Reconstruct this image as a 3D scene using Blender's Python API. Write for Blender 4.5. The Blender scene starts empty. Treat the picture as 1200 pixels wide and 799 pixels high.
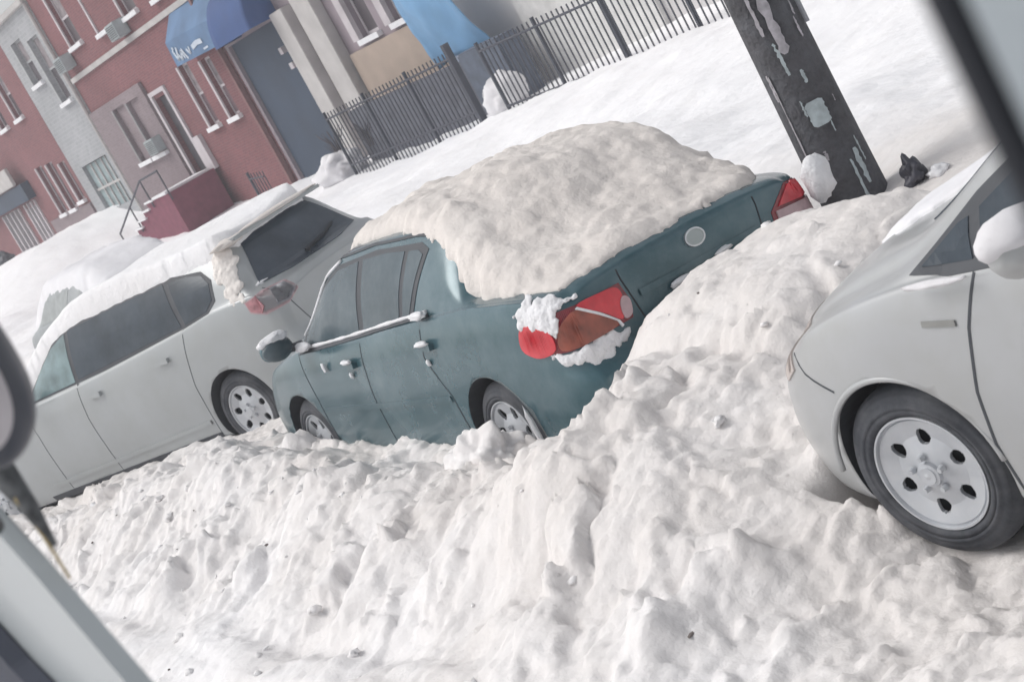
import bpy, bmesh, math, random
import numpy as np
from mathutils import Vector, Matrix, noise as mnoise
from mathutils.bvhtree import BVHTree
from mathutils.geometry import delaunay_2d_cdt

SC = bpy.context.scene
COL = SC.collection
RAD = math.radians
rng = random.Random(7)

# ------------------------------------------------------------------ noise
def _hash(ix, iy, seed):
    h = (ix.astype(np.int64) * 374761393 + iy.astype(np.int64) * 668265263 + seed * 974711) & 0xffffffff
    h = ((h ^ (h >> 13)) * 1274126177) & 0xffffffff
    return ((h ^ (h >> 16)) & 0xffff) / 65535.0

def gnoise(x, y, seed=0):
    ix = np.floor(x); iy = np.floor(y)
    fx = x - ix; fy = y - iy
    def g(ox, oy):
        a = _hash(ix + ox, iy + oy, seed) * 2 * math.pi
        return np.cos(a) * (fx - ox) + np.sin(a) * (fy - oy)
    u = fx**3 * (fx * (fx * 6 - 15) + 10); v = fy**3 * (fy * (fy * 6 - 15) + 10)
    n0 = g(0, 0) * (1 - u) + g(1, 0) * u
    n1 = g(0, 1) * (1 - u) + g(1, 1) * u
    return (n0 * (1 - v) + n1 * v) * 1.4

def fbm(x, y, seed=0, octv=4, gain=0.5):
    s = 0; a = 1
    for k in range(octv):
        s = s + a * gnoise(x * 2**k + 17.3 * k, y * 2**k - 9.1 * k, seed + k); a *= gain
    return s

def sstep(a, b, x):
    t = np.clip((x - a) / (b - a), 0, 1); return t * t * (3 - 2 * t)

def ridged(x, y, seed=0, octv=4, gain=0.5):
    s = 0; a = 1
    for k in range(octv):
        s = s + a * (0.5 - np.abs(gnoise(x * 2**k + 5.3 * k, y * 2**k + 3.7 * k, seed + k))); a *= gain
    return s

def lumps(x, y, seed=0, keep=1.0):
    """rounded clods on a jittered grid: 0..1 height"""
    ix = np.floor(x); iy = np.floor(y); out = np.zeros_like(x)
    for ox in (-1, 0, 1):
        for oy in (-1, 0, 1):
            cx = ix + ox; cy = iy + oy
            px = cx + _hash(cx, cy, seed); py = cy + _hash(cx, cy, seed + 1)
            r = 0.25 + 0.55 * _hash(cx, cy, seed + 2)
            on = (_hash(cx, cy, seed + 3) < keep)
            d2 = ((x - px)**2 + (y - py)**2) / (r * r)
            h = np.sqrt(np.clip(1 - d2, 0, 1)) * r * on
            out = np.maximum(out, h)
    return out

def blocks(x, y, seed=0, keep=1.0):
    """broken slabs: flat tilted tops with steep sides, 0..~0.5"""
    ix = np.floor(x); iy = np.floor(y); out = np.zeros_like(x)
    for ox in (-1, 0, 1):
        for oy in (-1, 0, 1):
            cx = ix + ox; cy = iy + oy
            px = cx + _hash(cx, cy, seed); py = cy + _hash(cx, cy, seed + 1)
            r = 0.22 + 0.45 * _hash(cx, cy, seed + 2)
            on = (_hash(cx, cy, seed + 3) < keep)
            a = _hash(cx, cy, seed + 4) * 6.28; c = np.cos(a); s = np.sin(a)
            dx = x - px; dy = y - py
            u = np.abs(dx * c + dy * s); v = np.abs(-dx * s + dy * c) * (1 + _hash(cx, cy, seed + 5))
            d = np.maximum(np.maximum(u, v), (u + v) * .72)
            tilt = (dx * np.cos(a * 3) + dy * np.sin(a * 3)) * (.9 * _hash(cx, cy, seed + 6))
            h = np.minimum(np.clip((r - d) * 2.6, 0, 9), r * .55) + np.where(d < r, tilt * np.clip((r - d) * 5 / r, 0, 1), 0)
            out = np.maximum(out, h * on)
    return out

# ------------------------------------------------------------------ materials
MATS = {}
def base_mat(name):
    m = bpy.data.materials.new(name); m.use_nodes = True
    nt = m.node_tree; b = nt.nodes['Principled BSDF']
    return m, nt, b

def N(nt, t, **k):
    n = nt.nodes.new(t)
    for a, v in k.items(): setattr(n, a, v)
    return n

def simple(name, col, rough=0.6, metal=0.0, var=0.12, scale=6.0, bump=0.0, coat=0.0, dirt=None, bscale=None, spec=0.5):
    if name in MATS: return MATS[name]
    m, nt, b = base_mat(name)
    tc = N(nt, 'ShaderNodeTexCoord')
    no = N(nt, 'ShaderNodeTexNoise'); no.inputs['Scale'].default_value = scale; no.inputs['Detail'].default_value = 6
    nt.links.new(tc.outputs['Object'], no.inputs['Vector'])
    rp = N(nt, 'ShaderNodeValToRGB')
    rp.color_ramp.elements[0].position = 0.3; rp.color_ramp.elements[1].position = 0.7
    rp.color_ramp.elements[0].color = [c * (1 - var) for c in col] + [1]
    rp.color_ramp.elements[1].color = [min(1, c * (1 + var)) for c in col] + [1]
    nt.links.new(no.outputs['Fac'], rp.inputs['Fac'])
    out = rp.outputs['Color']
    if dirt is not None:
        dc, amt, dsc = dirt
        n2 = N(nt, 'ShaderNodeTexNoise'); n2.inputs['Scale'].default_value = dsc; n2.inputs['Detail'].default_value = 8
        n2.inputs['Roughness'].default_value = 0.7
        nt.links.new(tc.outputs['Object'], n2.inputs['Vector'])
        mr = N(nt, 'ShaderNodeMapRange'); mr.inputs[1].default_value = 0.42; mr.inputs[2].default_value = 0.75
        mr.inputs[3].default_value = 0.0; mr.inputs[4].default_value = amt
        nt.links.new(n2.outputs['Fac'], mr.inputs[0])
        mx = N(nt, 'ShaderNodeMixRGB'); mx.inputs[2].default_value = (*dc, 1)
        nt.links.new(mr.outputs[0], mx.inputs[0]); nt.links.new(out, mx.inputs[1]); out = mx.outputs[0]
    nt.links.new(out, b.inputs['Base Color'])
    b.inputs['Roughness'].default_value = rough; b.inputs['Metallic'].default_value = metal
    b.inputs['Coat Weight'].default_value = coat; b.inputs['Coat Roughness'].default_value = 0.15
    b.inputs['Specular IOR Level'].default_value = spec
    if bump:
        n3 = N(nt, 'ShaderNodeTexNoise'); n3.inputs['Scale'].default_value = bscale or scale * 6; n3.inputs['Detail'].default_value = 6
        nt.links.new(tc.outputs['Object'], n3.inputs['Vector'])
        bp = N(nt, 'ShaderNodeBump'); bp.inputs['Strength'].default_value = bump; bp.inputs['Distance'].default_value = 0.02
        nt.links.new(n3.outputs['Fac'], bp.inputs['Height']); nt.links.new(bp.outputs[0], b.inputs['Normal'])
    MATS[name] = m
    return m

def snow_mat(name, clean, dirty, bump=0.5, amt=1.0):
    m, nt, b = base_mat(name)
    tc = N(nt, 'ShaderNodeTexCoord')
    at = N(nt, 'ShaderNodeAttribute'); at.attribute_name = 'dirt'
    n1 = N(nt, 'ShaderNodeTexNoise'); n1.inputs['Scale'].default_value = 2.2; n1.inputs['Detail'].default_value = 7; n1.inputs['Roughness'].default_value = 0.65
    nt.links.new(tc.outputs['Object'], n1.inputs['Vector'])
    ad = N(nt, 'ShaderNodeMath', operation='ADD'); mu = N(nt, 'ShaderNodeMath', operation='MULTIPLY'); mu.inputs[1].default_value = 0.9
    sb = N(nt, 'ShaderNodeMath', operation='SUBTRACT'); sb.inputs[1].default_value = 0.5
    nt.links.new(n1.outputs['Fac'], sb.inputs[0]); nt.links.new(sb.outputs[0], mu.inputs[0])
    nt.links.new(mu.outputs[0], ad.inputs[0]); nt.links.new(at.outputs['Fac'], ad.inputs[1])
    cl = N(nt, 'ShaderNodeClamp'); nt.links.new(ad.outputs[0], cl.inputs[0])
    mx = N(nt, 'ShaderNodeMixRGB'); mx.inputs[1].default_value = (*clean, 1); mx.inputs[2].default_value = (*dirty, 1)
    nt.links.new(cl.outputs[0], mx.inputs[0])
    # sparse grit specks
    n2 = N(nt, 'ShaderNodeTexNoise'); n2.inputs['Scale'].default_value = 26; n2.inputs['Detail'].default_value = 3
    nt.links.new(tc.outputs['Object'], n2.inputs['Vector'])
    mr = N(nt, 'ShaderNodeMapRange'); mr.inputs[1].default_value = 0.69; mr.inputs[2].default_value = 0.8; mr.inputs[3].default_value = 0; mr.inputs[4].default_value = 0.5 * amt
    nt.links.new(n2.outputs['Fac'], mr.inputs[0])
    mg = N(nt, 'ShaderNodeMath', operation='MULTIPLY'); nt.links.new(mr.outputs[0], mg.inputs[0]); nt.links.new(at.outputs['Fac'], mg.inputs[1])
    m2 = N(nt, 'ShaderNodeMixRGB'); m2.inputs[2].default_value = (0.2, 0.18, 0.17, 1)
    nt.links.new(mg.outputs[0], m2.inputs[0]); nt.links.new(mx.outputs[0], m2.inputs[1])
    nt.links.new(m2.outputs[0], b.inputs['Base Color'])
    b.inputs['Roughness'].default_value = 0.85; b.inputs['Specular IOR Level'].default_value = 0.2
    n3 = N(nt, 'ShaderNodeTexNoise'); n3.inputs['Scale'].default_value = 14; n3.inputs['Detail'].default_value = 8; n3.inputs['Roughness'].default_value = 0.6
    nt.links.new(tc.outputs['Object'], n3.inputs['Vector'])
    bp = N(nt, 'ShaderNodeBump'); bp.inputs['Strength'].default_value = bump; bp.inputs['Distance'].default_value = 0.03
    nt.links.new(n3.outputs['Fac'], bp.inputs['Height']); nt.links.new(bp.outputs[0], b.inputs['Normal'])
    return m

def brick_mat(name, c1, c2, mortar, scale=1.0):
    m, nt, b = base_mat(name)
    tc = N(nt, 'ShaderNodeTexCoord'); sp = N(nt, 'ShaderNodeSeparateXYZ'); cb = N(nt, 'ShaderNodeCombineXYZ')
    nt.links.new(tc.outputs['Object'], sp.inputs[0])
    ad = N(nt, 'ShaderNodeMath', operation='ADD'); nt.links.new(sp.outputs['X'], ad.inputs[0]); nt.links.new(sp.outputs['Y'], ad.inputs[1])
    nt.links.new(ad.outputs[0], cb.inputs['X']); nt.links.new(sp.outputs['Z'], cb.inputs['Y'])
    br = N(nt, 'ShaderNodeTexBrick'); br.inputs['Scale'].default_value = 4.5 * scale
    br.inputs['Color1'].default_value = (*c1, 1); br.inputs['Color2'].default_value = (*c2, 1); br.inputs['Mortar'].default_value = (*mortar, 1)
    br.inputs['Mortar Size'].default_value = 0.015
    nt.links.new(cb.outputs[0], br.inputs['Vector'])
    no = N(nt, 'ShaderNodeTexNoise'); no.inputs['Scale'].default_value = 0.6; no.inputs['Detail'].default_value = 5
    nt.links.new(tc.outputs['Object'], no.inputs['Vector'])
    mr = N(nt, 'ShaderNodeMapRange'); mr.inputs[3].default_value = 0.7; mr.inputs[4].default_value = 1.3
    nt.links.new(no.outputs['Fac'], mr.inputs[0])
    mx = N(nt, 'ShaderNodeMixRGB', blend_type='MULTIPLY'); mx.inputs[0].default_value = 1
    nt.links.new(br.outputs['Color'], mx.inputs[1]); nt.links.new(mr.outputs[0], mx.inputs[2])
    nt.links.new(mx.outputs[0], b.inputs['Base Color']); b.inputs['Roughness'].default_value = 0.9
    return m

# ------------------------------------------------------------------ object helpers
def tag(o, label=None, cat=None, group=None, kind=None):
    if label: o['label'] = label
    if cat: o['category'] = cat
    if group: o['group'] = group
    if kind: o['kind'] = kind
    return o

def empty(name, loc=(0, 0, 0), rot=(0, 0, 0)):
    o = bpy.data.objects.new(name, None); COL.objects.link(o)
    o.location = loc; o.rotation_euler = rot; o.empty_display_size = 0.3
    return o

def link(name, me, mat=None, parent=None, smooth=False):
    o = bpy.data.objects.new(name, me); COL.objects.link(o)
    if mat is not None:
        for mm in (mat if isinstance(mat, (list, tuple)) else [mat]): me.materials.append(mm)
    if parent is not None: o.parent = parent
    if smooth:
        me.polygons.foreach_set('use_smooth', [True] * len(me.polygons))
    return o

def bm_obj(name, bm, mat=None, parent=None, smooth=False):
    bmesh.ops.recalc_face_normals(bm, faces=bm.faces)
    me = bpy.data.meshes.new(name); bm.to_mesh(me); bm.free()
    return link(name, me, mat, parent, smooth)

def box(bm, x0, x1, y0, y1, z0, z1, mi=0, bev=0.0):
    vs = [bm.verts.new(p) for p in ((x0,y0,z0),(x1,y0,z0),(x1,y1,z0),(x0,y1,z0),(x0,y0,z1),(x1,y0,z1),(x1,y1,z1),(x0,y1,z1))]
    fs = []
    for q in ((0,1,2,3),(4,7,6,5),(0,4,5,1),(1,5,6,2),(2,6,7,3),(3,7,4,0)):
        f = bm.faces.new([vs[i] for i in q]); f.material_index = mi; fs.append(f)
    if bev:
        es = list({e for f in fs for e in f.edges})
        bmesh.ops.bevel(bm, geom=es, offset=bev, segments=2, affect='EDGES')
    return vs

def bx(name, b, mat, parent=None, bev=0.0):
    bm = bmesh.new(); box(bm, *b, bev=bev)
    return bm_obj(name, bm, mat, parent)

def tube(bm, pts, r, seg=8, mi=0, cap=True):
    pts = [Vector(p) for p in pts]; rs = r if isinstance(r, (list, tuple)) else [r] * len(pts)
    rings = []
    for i, p in enumerate(pts):
        d = (pts[min(i + 1, len(pts) - 1)] - pts[max(i - 1, 0)]).normalized()
        a = d.orthogonal() if i == 0 else rings_a - d * rings_a.dot(d)
        a.normalize(); rings_a = a; b = d.cross(a)
        rings.append([bm.verts.new(p + (a * math.cos(t) + b * math.sin(t)) * rs[i]) for t in [2 * math.pi * k / seg for k in range(seg)]])
    for i in range(len(rings) - 1):
        for k in range(seg):
            f = bm.faces.new((rings[i][k], rings[i][(k + 1) % seg], rings[i + 1][(k + 1) % seg], rings[i + 1][k])); f.material_index = mi
    if cap:
        bm.faces.new(rings[0]).material_index = mi; bm.faces.new(rings[-1]).material_index = mi

def lathe(bm, prof, axis_y=True, seg=48, mi=0, c=(0, 0, 0)):
    """profile of (r, y); axis along local Y"""
    rings = []
    for r, y in prof:
        rings.append([bm.verts.new((c[0] + r * math.cos(t), c[1] + y, c[2] + r * math.sin(t))) for t in [2 * math.pi * k / seg for k in range(seg)]])
    for i in range(len(rings) - 1):
        for k in range(seg):
            f = bm.faces.new((rings[i][k], rings[i][(k + 1) % seg], rings[i + 1][(k + 1) % seg], rings[i + 1][k])); f.material_index = mi
    return rings

def blob(name, loc, r, seed=0, mat=None, parent=None, sub=3, rough=0.25, rot=0.0):
    bm = bmesh.new(); bmesh.ops.create_icosphere(bm, subdivisions=sub, radius=1)
    o = Vector((seed * 3.1, seed * 1.7, seed * 0.9))
    for v in bm.verts:
        n = mnoise.noise(v.co * 1.6 + o) * rough + mnoise.noise(v.co * 4.2 + o) * rough * 0.45
        v.co = v.co * (1 + n); v.co = Vector((v.co.x * r[0], v.co.y * r[1], v.co.z * r[2]))
        v.co = Matrix.Rotation(rot, 3, 'Z') @ v.co
    ob = bm_obj(name, bm, mat, parent, smooth=True); ob.location = loc
    at_ = ob.data.attributes.new('dirt', 'FLOAT', 'POINT'); at_.data.foreach_set('value', [.6] * len(ob.data.vertices))
    return ob

def interp(tab, s):
    """smooth (monotone-ish) interpolation of a table of (s, v)"""
    xs = [a for a, _ in tab]; ys = [b for _, b in tab]
    if s <= xs[0]: return ys[0]
    if s >= xs[-1]: return ys[-1]
    n = len(xs); d = [(ys[i + 1] - ys[i]) / (xs[i + 1] - xs[i]) for i in range(n - 1)]
    m = [d[0]] + [0 if d[i - 1] * d[i] <= 0 else 2 * d[i - 1] * d[i] / (d[i - 1] + d[i]) for i in range(1, n - 1)] + [d[-1]]
    i = max(k for k in range(n - 1) if xs[k] <= s)
    h = xs[i + 1] - xs[i]; t = (s - xs[i]) / h
    return ((2*t**3 - 3*t*t + 1) * ys[i] + (t**3 - 2*t*t + t) * h * m[i] + (-2*t**3 + 3*t*t) * ys[i + 1] + (t**3 - t*t) * h * m[i + 1])

def catmull(P, per):
    out = []
    n = len(P)
    for i in range(n - 1):
        p0 = P[max(i - 1, 0)]; p1 = P[i]; p2 = P[i + 1]; p3 = P[min(i + 2, n - 1)]
        for k in range(per):
            t = k / per
            out.append(tuple(0.5 * ((2 * b) + (-a + c) * t + (2*a - 5*b + 4*c - d) * t*t + (-a + 3*b - 3*c + d) * t**3) for a, b, c, d in zip(p0, p1, p2, p3)))
    out.append(tuple(P[-1]))
    return out

# ------------------------------------------------------------------ car body
class Car:
    def __init__(self, name, spec, pose, paint, dark):
        x0, y0, yaw, z0, lean, slope = pose
        self.root = empty(name, (x0, y0, z0), (RAD(lean), RAD(slope), RAD(yaw)))
        self.spec = spec; self.W = spec['W']; self.L = spec['L']; self.paint = paint; self.dark = dark
        self.body_mesh()
        bpy.context.view_layer.update()
        self.M = self.root.matrix_world.copy()

    def section(self, s):
        S = self.spec; g = lambda k: interp(S[k], s)
        hw, zb, belt, zt, tw = g('hw'), g('zb'), g('belt'), g('top'), g('topw')
        belt = min(belt, zt - 0.035)
        gw = hw - 0.06
        tw = min(tw, gw - 0.02)
        z9 = max(zt - 0.055, belt + 0.02)
        zm = zb + (belt - zb) * 0.5
        w8 = gw + (tw - gw) * 0.45
        return [(0, zb), (hw * 0.5, zb), (hw - .12, zb + .005), (hw - .035, zb + .05), (hw - .012, zb + (belt - zb) * .22),
                (hw - 0.0, zm), (hw - .004, zb + (belt - zb) * .68), (hw - .018, zb + (belt - zb) * .86), (hw - .045, belt - .012),
                (gw - .012, belt + .004), (w8 + .008, belt + (z9 - belt) * .5), (tw, z9), (tw - .075, zt - .012), (tw * .5, zt + .012), (0, zt + .02)]

    def warp(self, s, w, z):
        S = self.spec; c = self.W / 2; u = (w - c) / c
        if s < 0.6:
            k = (1 - s / 0.6) ** 1.3
            s = s + k * (interp(S['tailz'], z) + S['tailcrown'] * abs(u) ** 3)
        if s > self.L - 0.7:
            k = ((s - self.L + 0.7) / 0.7) ** 1.3
            s = s - k * (interp(S['nosez'], z) + S['nosecrown'] * abs(u) ** 2.4)
        return s

    def body_mesh(self):
        L, W = self.L, self.W; per = 5
        ss = []
        s = 0.0
        while s < L - 1e-6:
            ss.append(s); s += 0.015 if (s < 0.2 or s > L - 0.25) else 0.045
        ss.append(L)
        verts = []; rows = []
        def addrow(s, sec):
            full = [(W / 2 - y, z) for y, z in sec] + [(W / 2 + y, z) for y, z in sec[-2:0:-1]]
            idx = []
            for w, z in full:
                idx.append(len(verts)); verts.append((-self.warp(s, w, z), w, z))
            rows.append(idx)
        def scaled(sec, f):
            zc = sum(z for _, z in sec) / len(sec)
            return [(y * f, zc + (z - zc) * f) for y, z in sec]
        s0 = catmull(self.section(0), per); s1 = catmull(self.section(L), per)
        fr = [0.0, .1, .2, .3, .4, .5, .6, .7, .8, .88, .94, .98]
        for f in fr[1:]: addrow(0, scaled(s0, f))
        for s in ss: addrow(s, catmull(self.section(s), per))
        for f in fr[:0:-1]: addrow(L, scaled(s1, f))
        faces = []; n = len(rows[0])
        for i in range(len(rows) - 1):
            for k in range(n):
                faces.append((rows[i][k], rows[i][(k + 1) % n], rows[i + 1][(k + 1) % n], rows[i + 1][k]))
        faces.append(tuple(rows[0])); faces.append(tuple(rows[-1][::-1]))
        bm = bmesh.new()
        bv = [bm.verts.new(v) for v in verts]
        for f in faces: bm.faces.new([bv[i] for i in f])
        bmesh.ops.remove_doubles(bm, verts=bm.verts, dist=1e-5)
        bmesh.ops.recalc_face_normals(bm, faces=bm.faces)
        self.bvh = BVHTree.FromBMesh(bm)
        me = bpy.data.meshes.new('body'); bm.to_mesh(me); bm.free()
        body = link('body', me, [self.paint, self.dark], self.root, smooth=True)
        # wheel wells cut
        R = self.spec['arch']
        cb = bmesh.new()
        for s in self.spec['axles']:
            for w0, w1 in ((-.3, .30), (W - .30, W + .3)):
                r = bmesh.ops.create_cone(cb, cap_ends=True, segments=56, radius1=R, radius2=R, depth=w1 - w0,
                    matrix=Matrix.Translation((-s, (w0 + w1) / 2, self.spec['wheelz'] + .01)) @ Matrix.Rotation(RAD(90), 4, 'X'))
        cm = bpy.data.meshes.new('cut'); cb.to_mesh(cm); cb.free()
        co = bpy.data.objects.new('cut', cm); COL.objects.link(co); co.parent = self.root
        md = body.modifiers.new('b', 'BOOLEAN'); md.operation = 'DIFFERENCE'; md.solver = 'EXACT'; md.object = co
        bpy.context.view_layer.update()
        dg = bpy.context.evaluated_depsgraph_get()
        nm = bpy.data.meshes.new_from_object(body.evaluated_get(dg), depsgraph=dg)
        body.modifiers.clear(); body.data = nm
        bpy.data.objects.remove(co)
        wz = self.spec['wheelz'] + .01
        for p in nm.polygons:
            c = p.center; v0 = [nm.vertices[i].co for i in p.vertices]
            ins = False
            for s in self.spec['axles']:
                if all(math.hypot(v.x + s, v.z - wz) < R + 0.004 for v in v0): ins = True
            # painted outer skin never lies fully inside the well radius
            p.material_index = 1 if (ins or (c.z < self.spec['zb'][1][1] + .012 and p.normal.z < -.5)) else 0
            p.use_smooth = not ins
        self.body = body

    def hit(self, plane, u, v):
        if plane == 'side': o, d = Vector((-u, -1.0, v)), Vector((0, 1, 0))
        elif plane == 'far': o, d = Vector((-u, self.W + 1, v)), Vector((0, -1, 0))
        elif plane == 'rear': o, d = Vector((1, u, v)), Vector((-1, 0, 0))
        elif plane == 'front': o, d = Vector((-self.L - 1, u, v)), Vector((1, 0, 0))
        elif plane == 'top': o, d = Vector((-u, v, 3)), Vector((0, 0, -1))
        elif plane in ('polar', 'polarfar', 'nose'):
            a = RAD(u)
            if plane == 'polar': c = Vector((-.8, .6, v)); d0 = Vector((math.cos(a), -math.sin(a), 0))
            elif plane == 'polarfar': c = Vector((-.8, self.W - .6, v)); d0 = Vector((math.cos(a), math.sin(a), 0))
            else: c = Vector((-self.L + .9, .6, v)); d0 = Vector((-math.cos(a), -math.sin(a), 0))
            o, d = c + d0 * 3, -d0
        loc, n, i, dist = self.bvh.ray_cast(o, d)
        if loc is None: return None, None
        if n.dot(d) > 0: n = -n
        return loc, n

    def patch(self, name, poly, plane, mat, off=0.004, step=0.03, parent=None, skirt=0.012, smooth_poly=0, fn=None, rag=0.0):
        poly = [Vector(p) for p in poly]
        if smooth_poly:
            P = poly + poly[:1]
            n = len(poly); out = []
            for i in range(n):
                p0, p1, p2, p3 = poly[i - 1], poly[i], poly[(i + 1) % n], poly[(i + 2) % n]
                for k in range(smooth_poly):
                    t = k / smooth_poly
                    out.append(0.5 * ((2 * p1) + (-p0 + p2) * t + (2*p0 - 5*p1 + 4*p2 - p3) * t*t + (-p0 + 3*p1 - 3*p2 + p3) * t**3))
            poly = out
        sx = step * (30 if plane.startswith('polar') or plane == 'nose' else 1)
        bd = []
        for i, p in enumerate(poly):
            q = poly[(i + 1) % len(poly)]
            n = max(1, int(max(abs(q.x - p.x) / sx, abs(q.y - p.y) / step)))
            bd += [p.lerp(q, k / n) for k in range(n)]
        if rag:
            for i_, p_ in enumerate(bd):
                bd[i_] = p_ + Vector((mnoise.noise(Vector((p_.x * (.4 if sx > step * 2 else 13), p_.y * 13, 1))) * rag * sx / step, mnoise.noise(Vector((p_.x * (.4 if sx > step * 2 else 13), p_.y * 13, 7))) * rag))
        x0, x1 = min(p.x for p in bd), max(p.x for p in bd); y0, y1 = min(p.y for p in bd), max(p.y for p in bd)
        pts = list(bd); nb = len(bd)
        for i in range(1, int((x1 - x0) / sx) + 1):
            for j in range(1, int((y1 - y0) / step) + 1):
                pts.append(Vector((x0 + i * sx, y0 + j * step)))
        vs, es, fs, *_ = delaunay_2d_cdt([Vector(p[:2]) for p in pts], [(i, (i + 1) % nb) for i in range(nb)], [list(range(nb))], 1, 1e-5)
        bm = bmesh.new(); V = []; NN = []
        for v in vs:
            l, n = self.hit(plane, v.x, v.y)
            if l is None: V.append(None); NN.append(None); continue
            k_ = 1.0
            if rag:
                k_ = min(1.0, min(math.hypot((v.x - q.x) * step / sx, v.y - q.y) for q in bd) / .035); k_ = math.sqrt(k_ * (2 - k_))
            o = off * (k_ if rag else 1) + (fn(v.x, v.y) * k_ if fn else 0)
            V.append(bm.verts.new(l + n * o)); NN.append(n)
        for f in fs:
            if any(V[i] is None for i in f): continue
            try: bm.faces.new([V[i] for i in f])
            except ValueError: pass
        nmap = {V[i]: NN[i] for i in range(len(V)) if V[i] is not None}
        be = [e for e in bm.edges if e.is_boundary]; low = {}
        for e in be:
            for v in e.verts:
                if v not in low: low[v] = bm.verts.new(v.co - nmap[v] * skirt)
        for e in be:
            a, b = e.verts
            bm.faces.new((a, b, low[b], low[a]))
        bmesh.ops.delete(bm, geom=[v for v in bm.verts if not v.link_faces], context='VERTS')
        return bm_obj(name, bm, mat, parent or self.root, smooth=False)

    def ribbon(self, name, pts, plane, width, mat, off=0.003, parent=None, step=0.04, thick=0.0):
        P = [Vector(p) for p in pts]; Q = []
        for a, b in zip(P, P[1:]):
            n = max(1, int((b - a).length / step)); Q += [a.lerp(b, k / n) for k in range(n)]
        Q.append(P[-1])
        bm = bmesh.new(); prev = None
        for i, q in enumerate(Q):
            t = (Q[min(i + 1, len(Q) - 1)] - Q[max(i - 1, 0)]).normalized(); nn = Vector((-t.y, t.x)) * width / 2
            row = []
            ok = True
            for sg in (-1, 1):
                l, n = self.hit(plane, q.x + nn.x * sg, q.y + nn.y * sg)
                if l is None: ok = False; break
                row.append(bm.verts.new(l - n * .004)); row.append(bm.verts.new(l + n * (off + thick)))
            if not ok: prev = None; continue
            row = [row[0], row[1], row[3], row[2]]
            if prev:
                for k in range(3): bm.faces.new((prev[k], prev[k + 1], row[k + 1], row[k]))
            prev = row
        return bm_obj(name, bm, mat, parent or self.root)

    def wheel(self, s, near=True, kind='six', visible=True, steer=0.0):
        R = self.spec['wheelr']; wz = self.spec['wheelz']
        t = empty('wheel'); t.parent = self.root
        y = self.spec.get('inset', 0.03) if near else self.W - self.spec.get('inset', 0.03)
        t.location = (-s, y, wz); t.rotation_euler = (0, 0, RAD(steer) if near else RAD(180 + steer))
        # local frame: outside face toward -y
        bm = bmesh.new()
        rr = R * 0.665
        prof = [(rr - .01, .16), (rr, .012), (rr + .012, -.002), (rr + .03, -.004), (R - .075, -.002), (R - .072, -.006), (R - .062, -.006), (R - .058, .0), (R - .045, .004), (R - .030, .006), (R - .028, .011), (R - .018, .016), (R - .003, .034), (R, .06), (R, .15), (R - .01, .175), (R - .05, .195), (rr, .19), (rr - .01, .16)]
        lathe(bm, prof, seg=64)
        # tread blocks
        for k in range(54):
            a = 2 * math.pi * k / 54
            c, sn = math.cos(a), math.sin(a)
            vs = []
            for (da, r_, yy) in ((-.03, R + .004, .07), (.03, R + .004, .07), (.03, R + .004, .14), (-.03, R + .004, .14)):
                vs.append(bm.verts.new((r_ * math.cos(a + da), yy, r_ * math.sin(a + da))))
            bm.faces.new(vs)
        bm_obj('tyre', bm, M_TYRE, t, smooth=True)
        if not visible: return t
        # wheel cover with openings
        bm = bmesh.new(); nr, nt_ = (60, 396) if kind == 'six' else (36, 252)
        nh = {'six': 6, 'seven': 7, 'five': 5}[kind]
        def dish(r):
            q = r / rr
            return -.004 + .030 * (1 - abs(q - .62) / .62) * (1 if q < .95 else 0) - .012 * (q < .2) + (.006 if q > .93 else 0)
        grid = []
        for i in range(nr + 1):
            r = rr * i / nr
            grid.append([bm.verts.new((r * math.cos(2 * math.pi * k / nt_), dish(r), r * math.sin(2 * math.pi * k / nt_))) for k in range(nt_)] if i else [bm.verts.new((0, dish(0), 0))])
        def hole(r, a):
            q = r / rr; sec = 2 * math.pi / nh; d = (a + 0.2) % sec - sec / 2
            if kind == 'six': return ((q - .62) / .14)**2 + (d * q / .125)**2 < 1
            if kind == 'seven': return ((q - .70) / .17)**2 + (d * q / .13)**2 < 1
            return .35 < q < .86 and abs(d) * q > 0 and abs(d) < .36
        for i in range(nr):
            for k in range(nt_):
                r = rr * (i + .5) / nr; a = 2 * math.pi * (k + .5) / nt_
                if hole(r, a): continue
                k2 = (k + 1) % nt_
                if i == 0: bm.faces.new((grid[0][0], grid[1][k], grid[1][k2]))
                else: bm.faces.new((grid[i][k], grid[i + 1][k], grid[i + 1][k2], grid[i][k2]))
        ext = bmesh.ops.extrude_face_region(bm, geom=[e for e in bm.edges if e.is_boundary] + list(bm.faces))
        for v in [g for g in ext['geom'] if isinstance(g, bmesh.types.BMVert)]: v.co.y += .014
        # lug bosses
        for k in range(5):
            a = 2 * math.pi * k / 5 + .3
            bmesh.ops.create_cone(bm, cap_ends=True, segments=10, radius1=.013, radius2=.009, depth=.02, matrix=Matrix.Translation((.062 * math.cos(a), -.006, .062 * math.sin(a))) @ Matrix.Rotation(RAD(90), 4, 'X'))
        bmesh.ops.create_cone(bm, cap_ends=True, segments=24, radius1=.036, radius2=.03, depth=.018, matrix=Matrix.Translation((0, -.004, 0)) @ Matrix.Rotation(RAD(90), 4, 'X'))
        bm_obj('rim', bm, M_RIM, t)
        bm = bmesh.new(); bmesh.ops.create_cone(bm, cap_ends=True, segments=40, radius1=rr - .004, radius2=rr - .004, depth=.02, matrix=Matrix.Translation((0, .075, 0)) @ Matrix.Rotation(RAD(90), 4, 'X'))
        bm_obj('backing_disc', bm, M_BLACK, t)  # dark disc backing the wheel cover, darkens its openings
        return t

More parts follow.
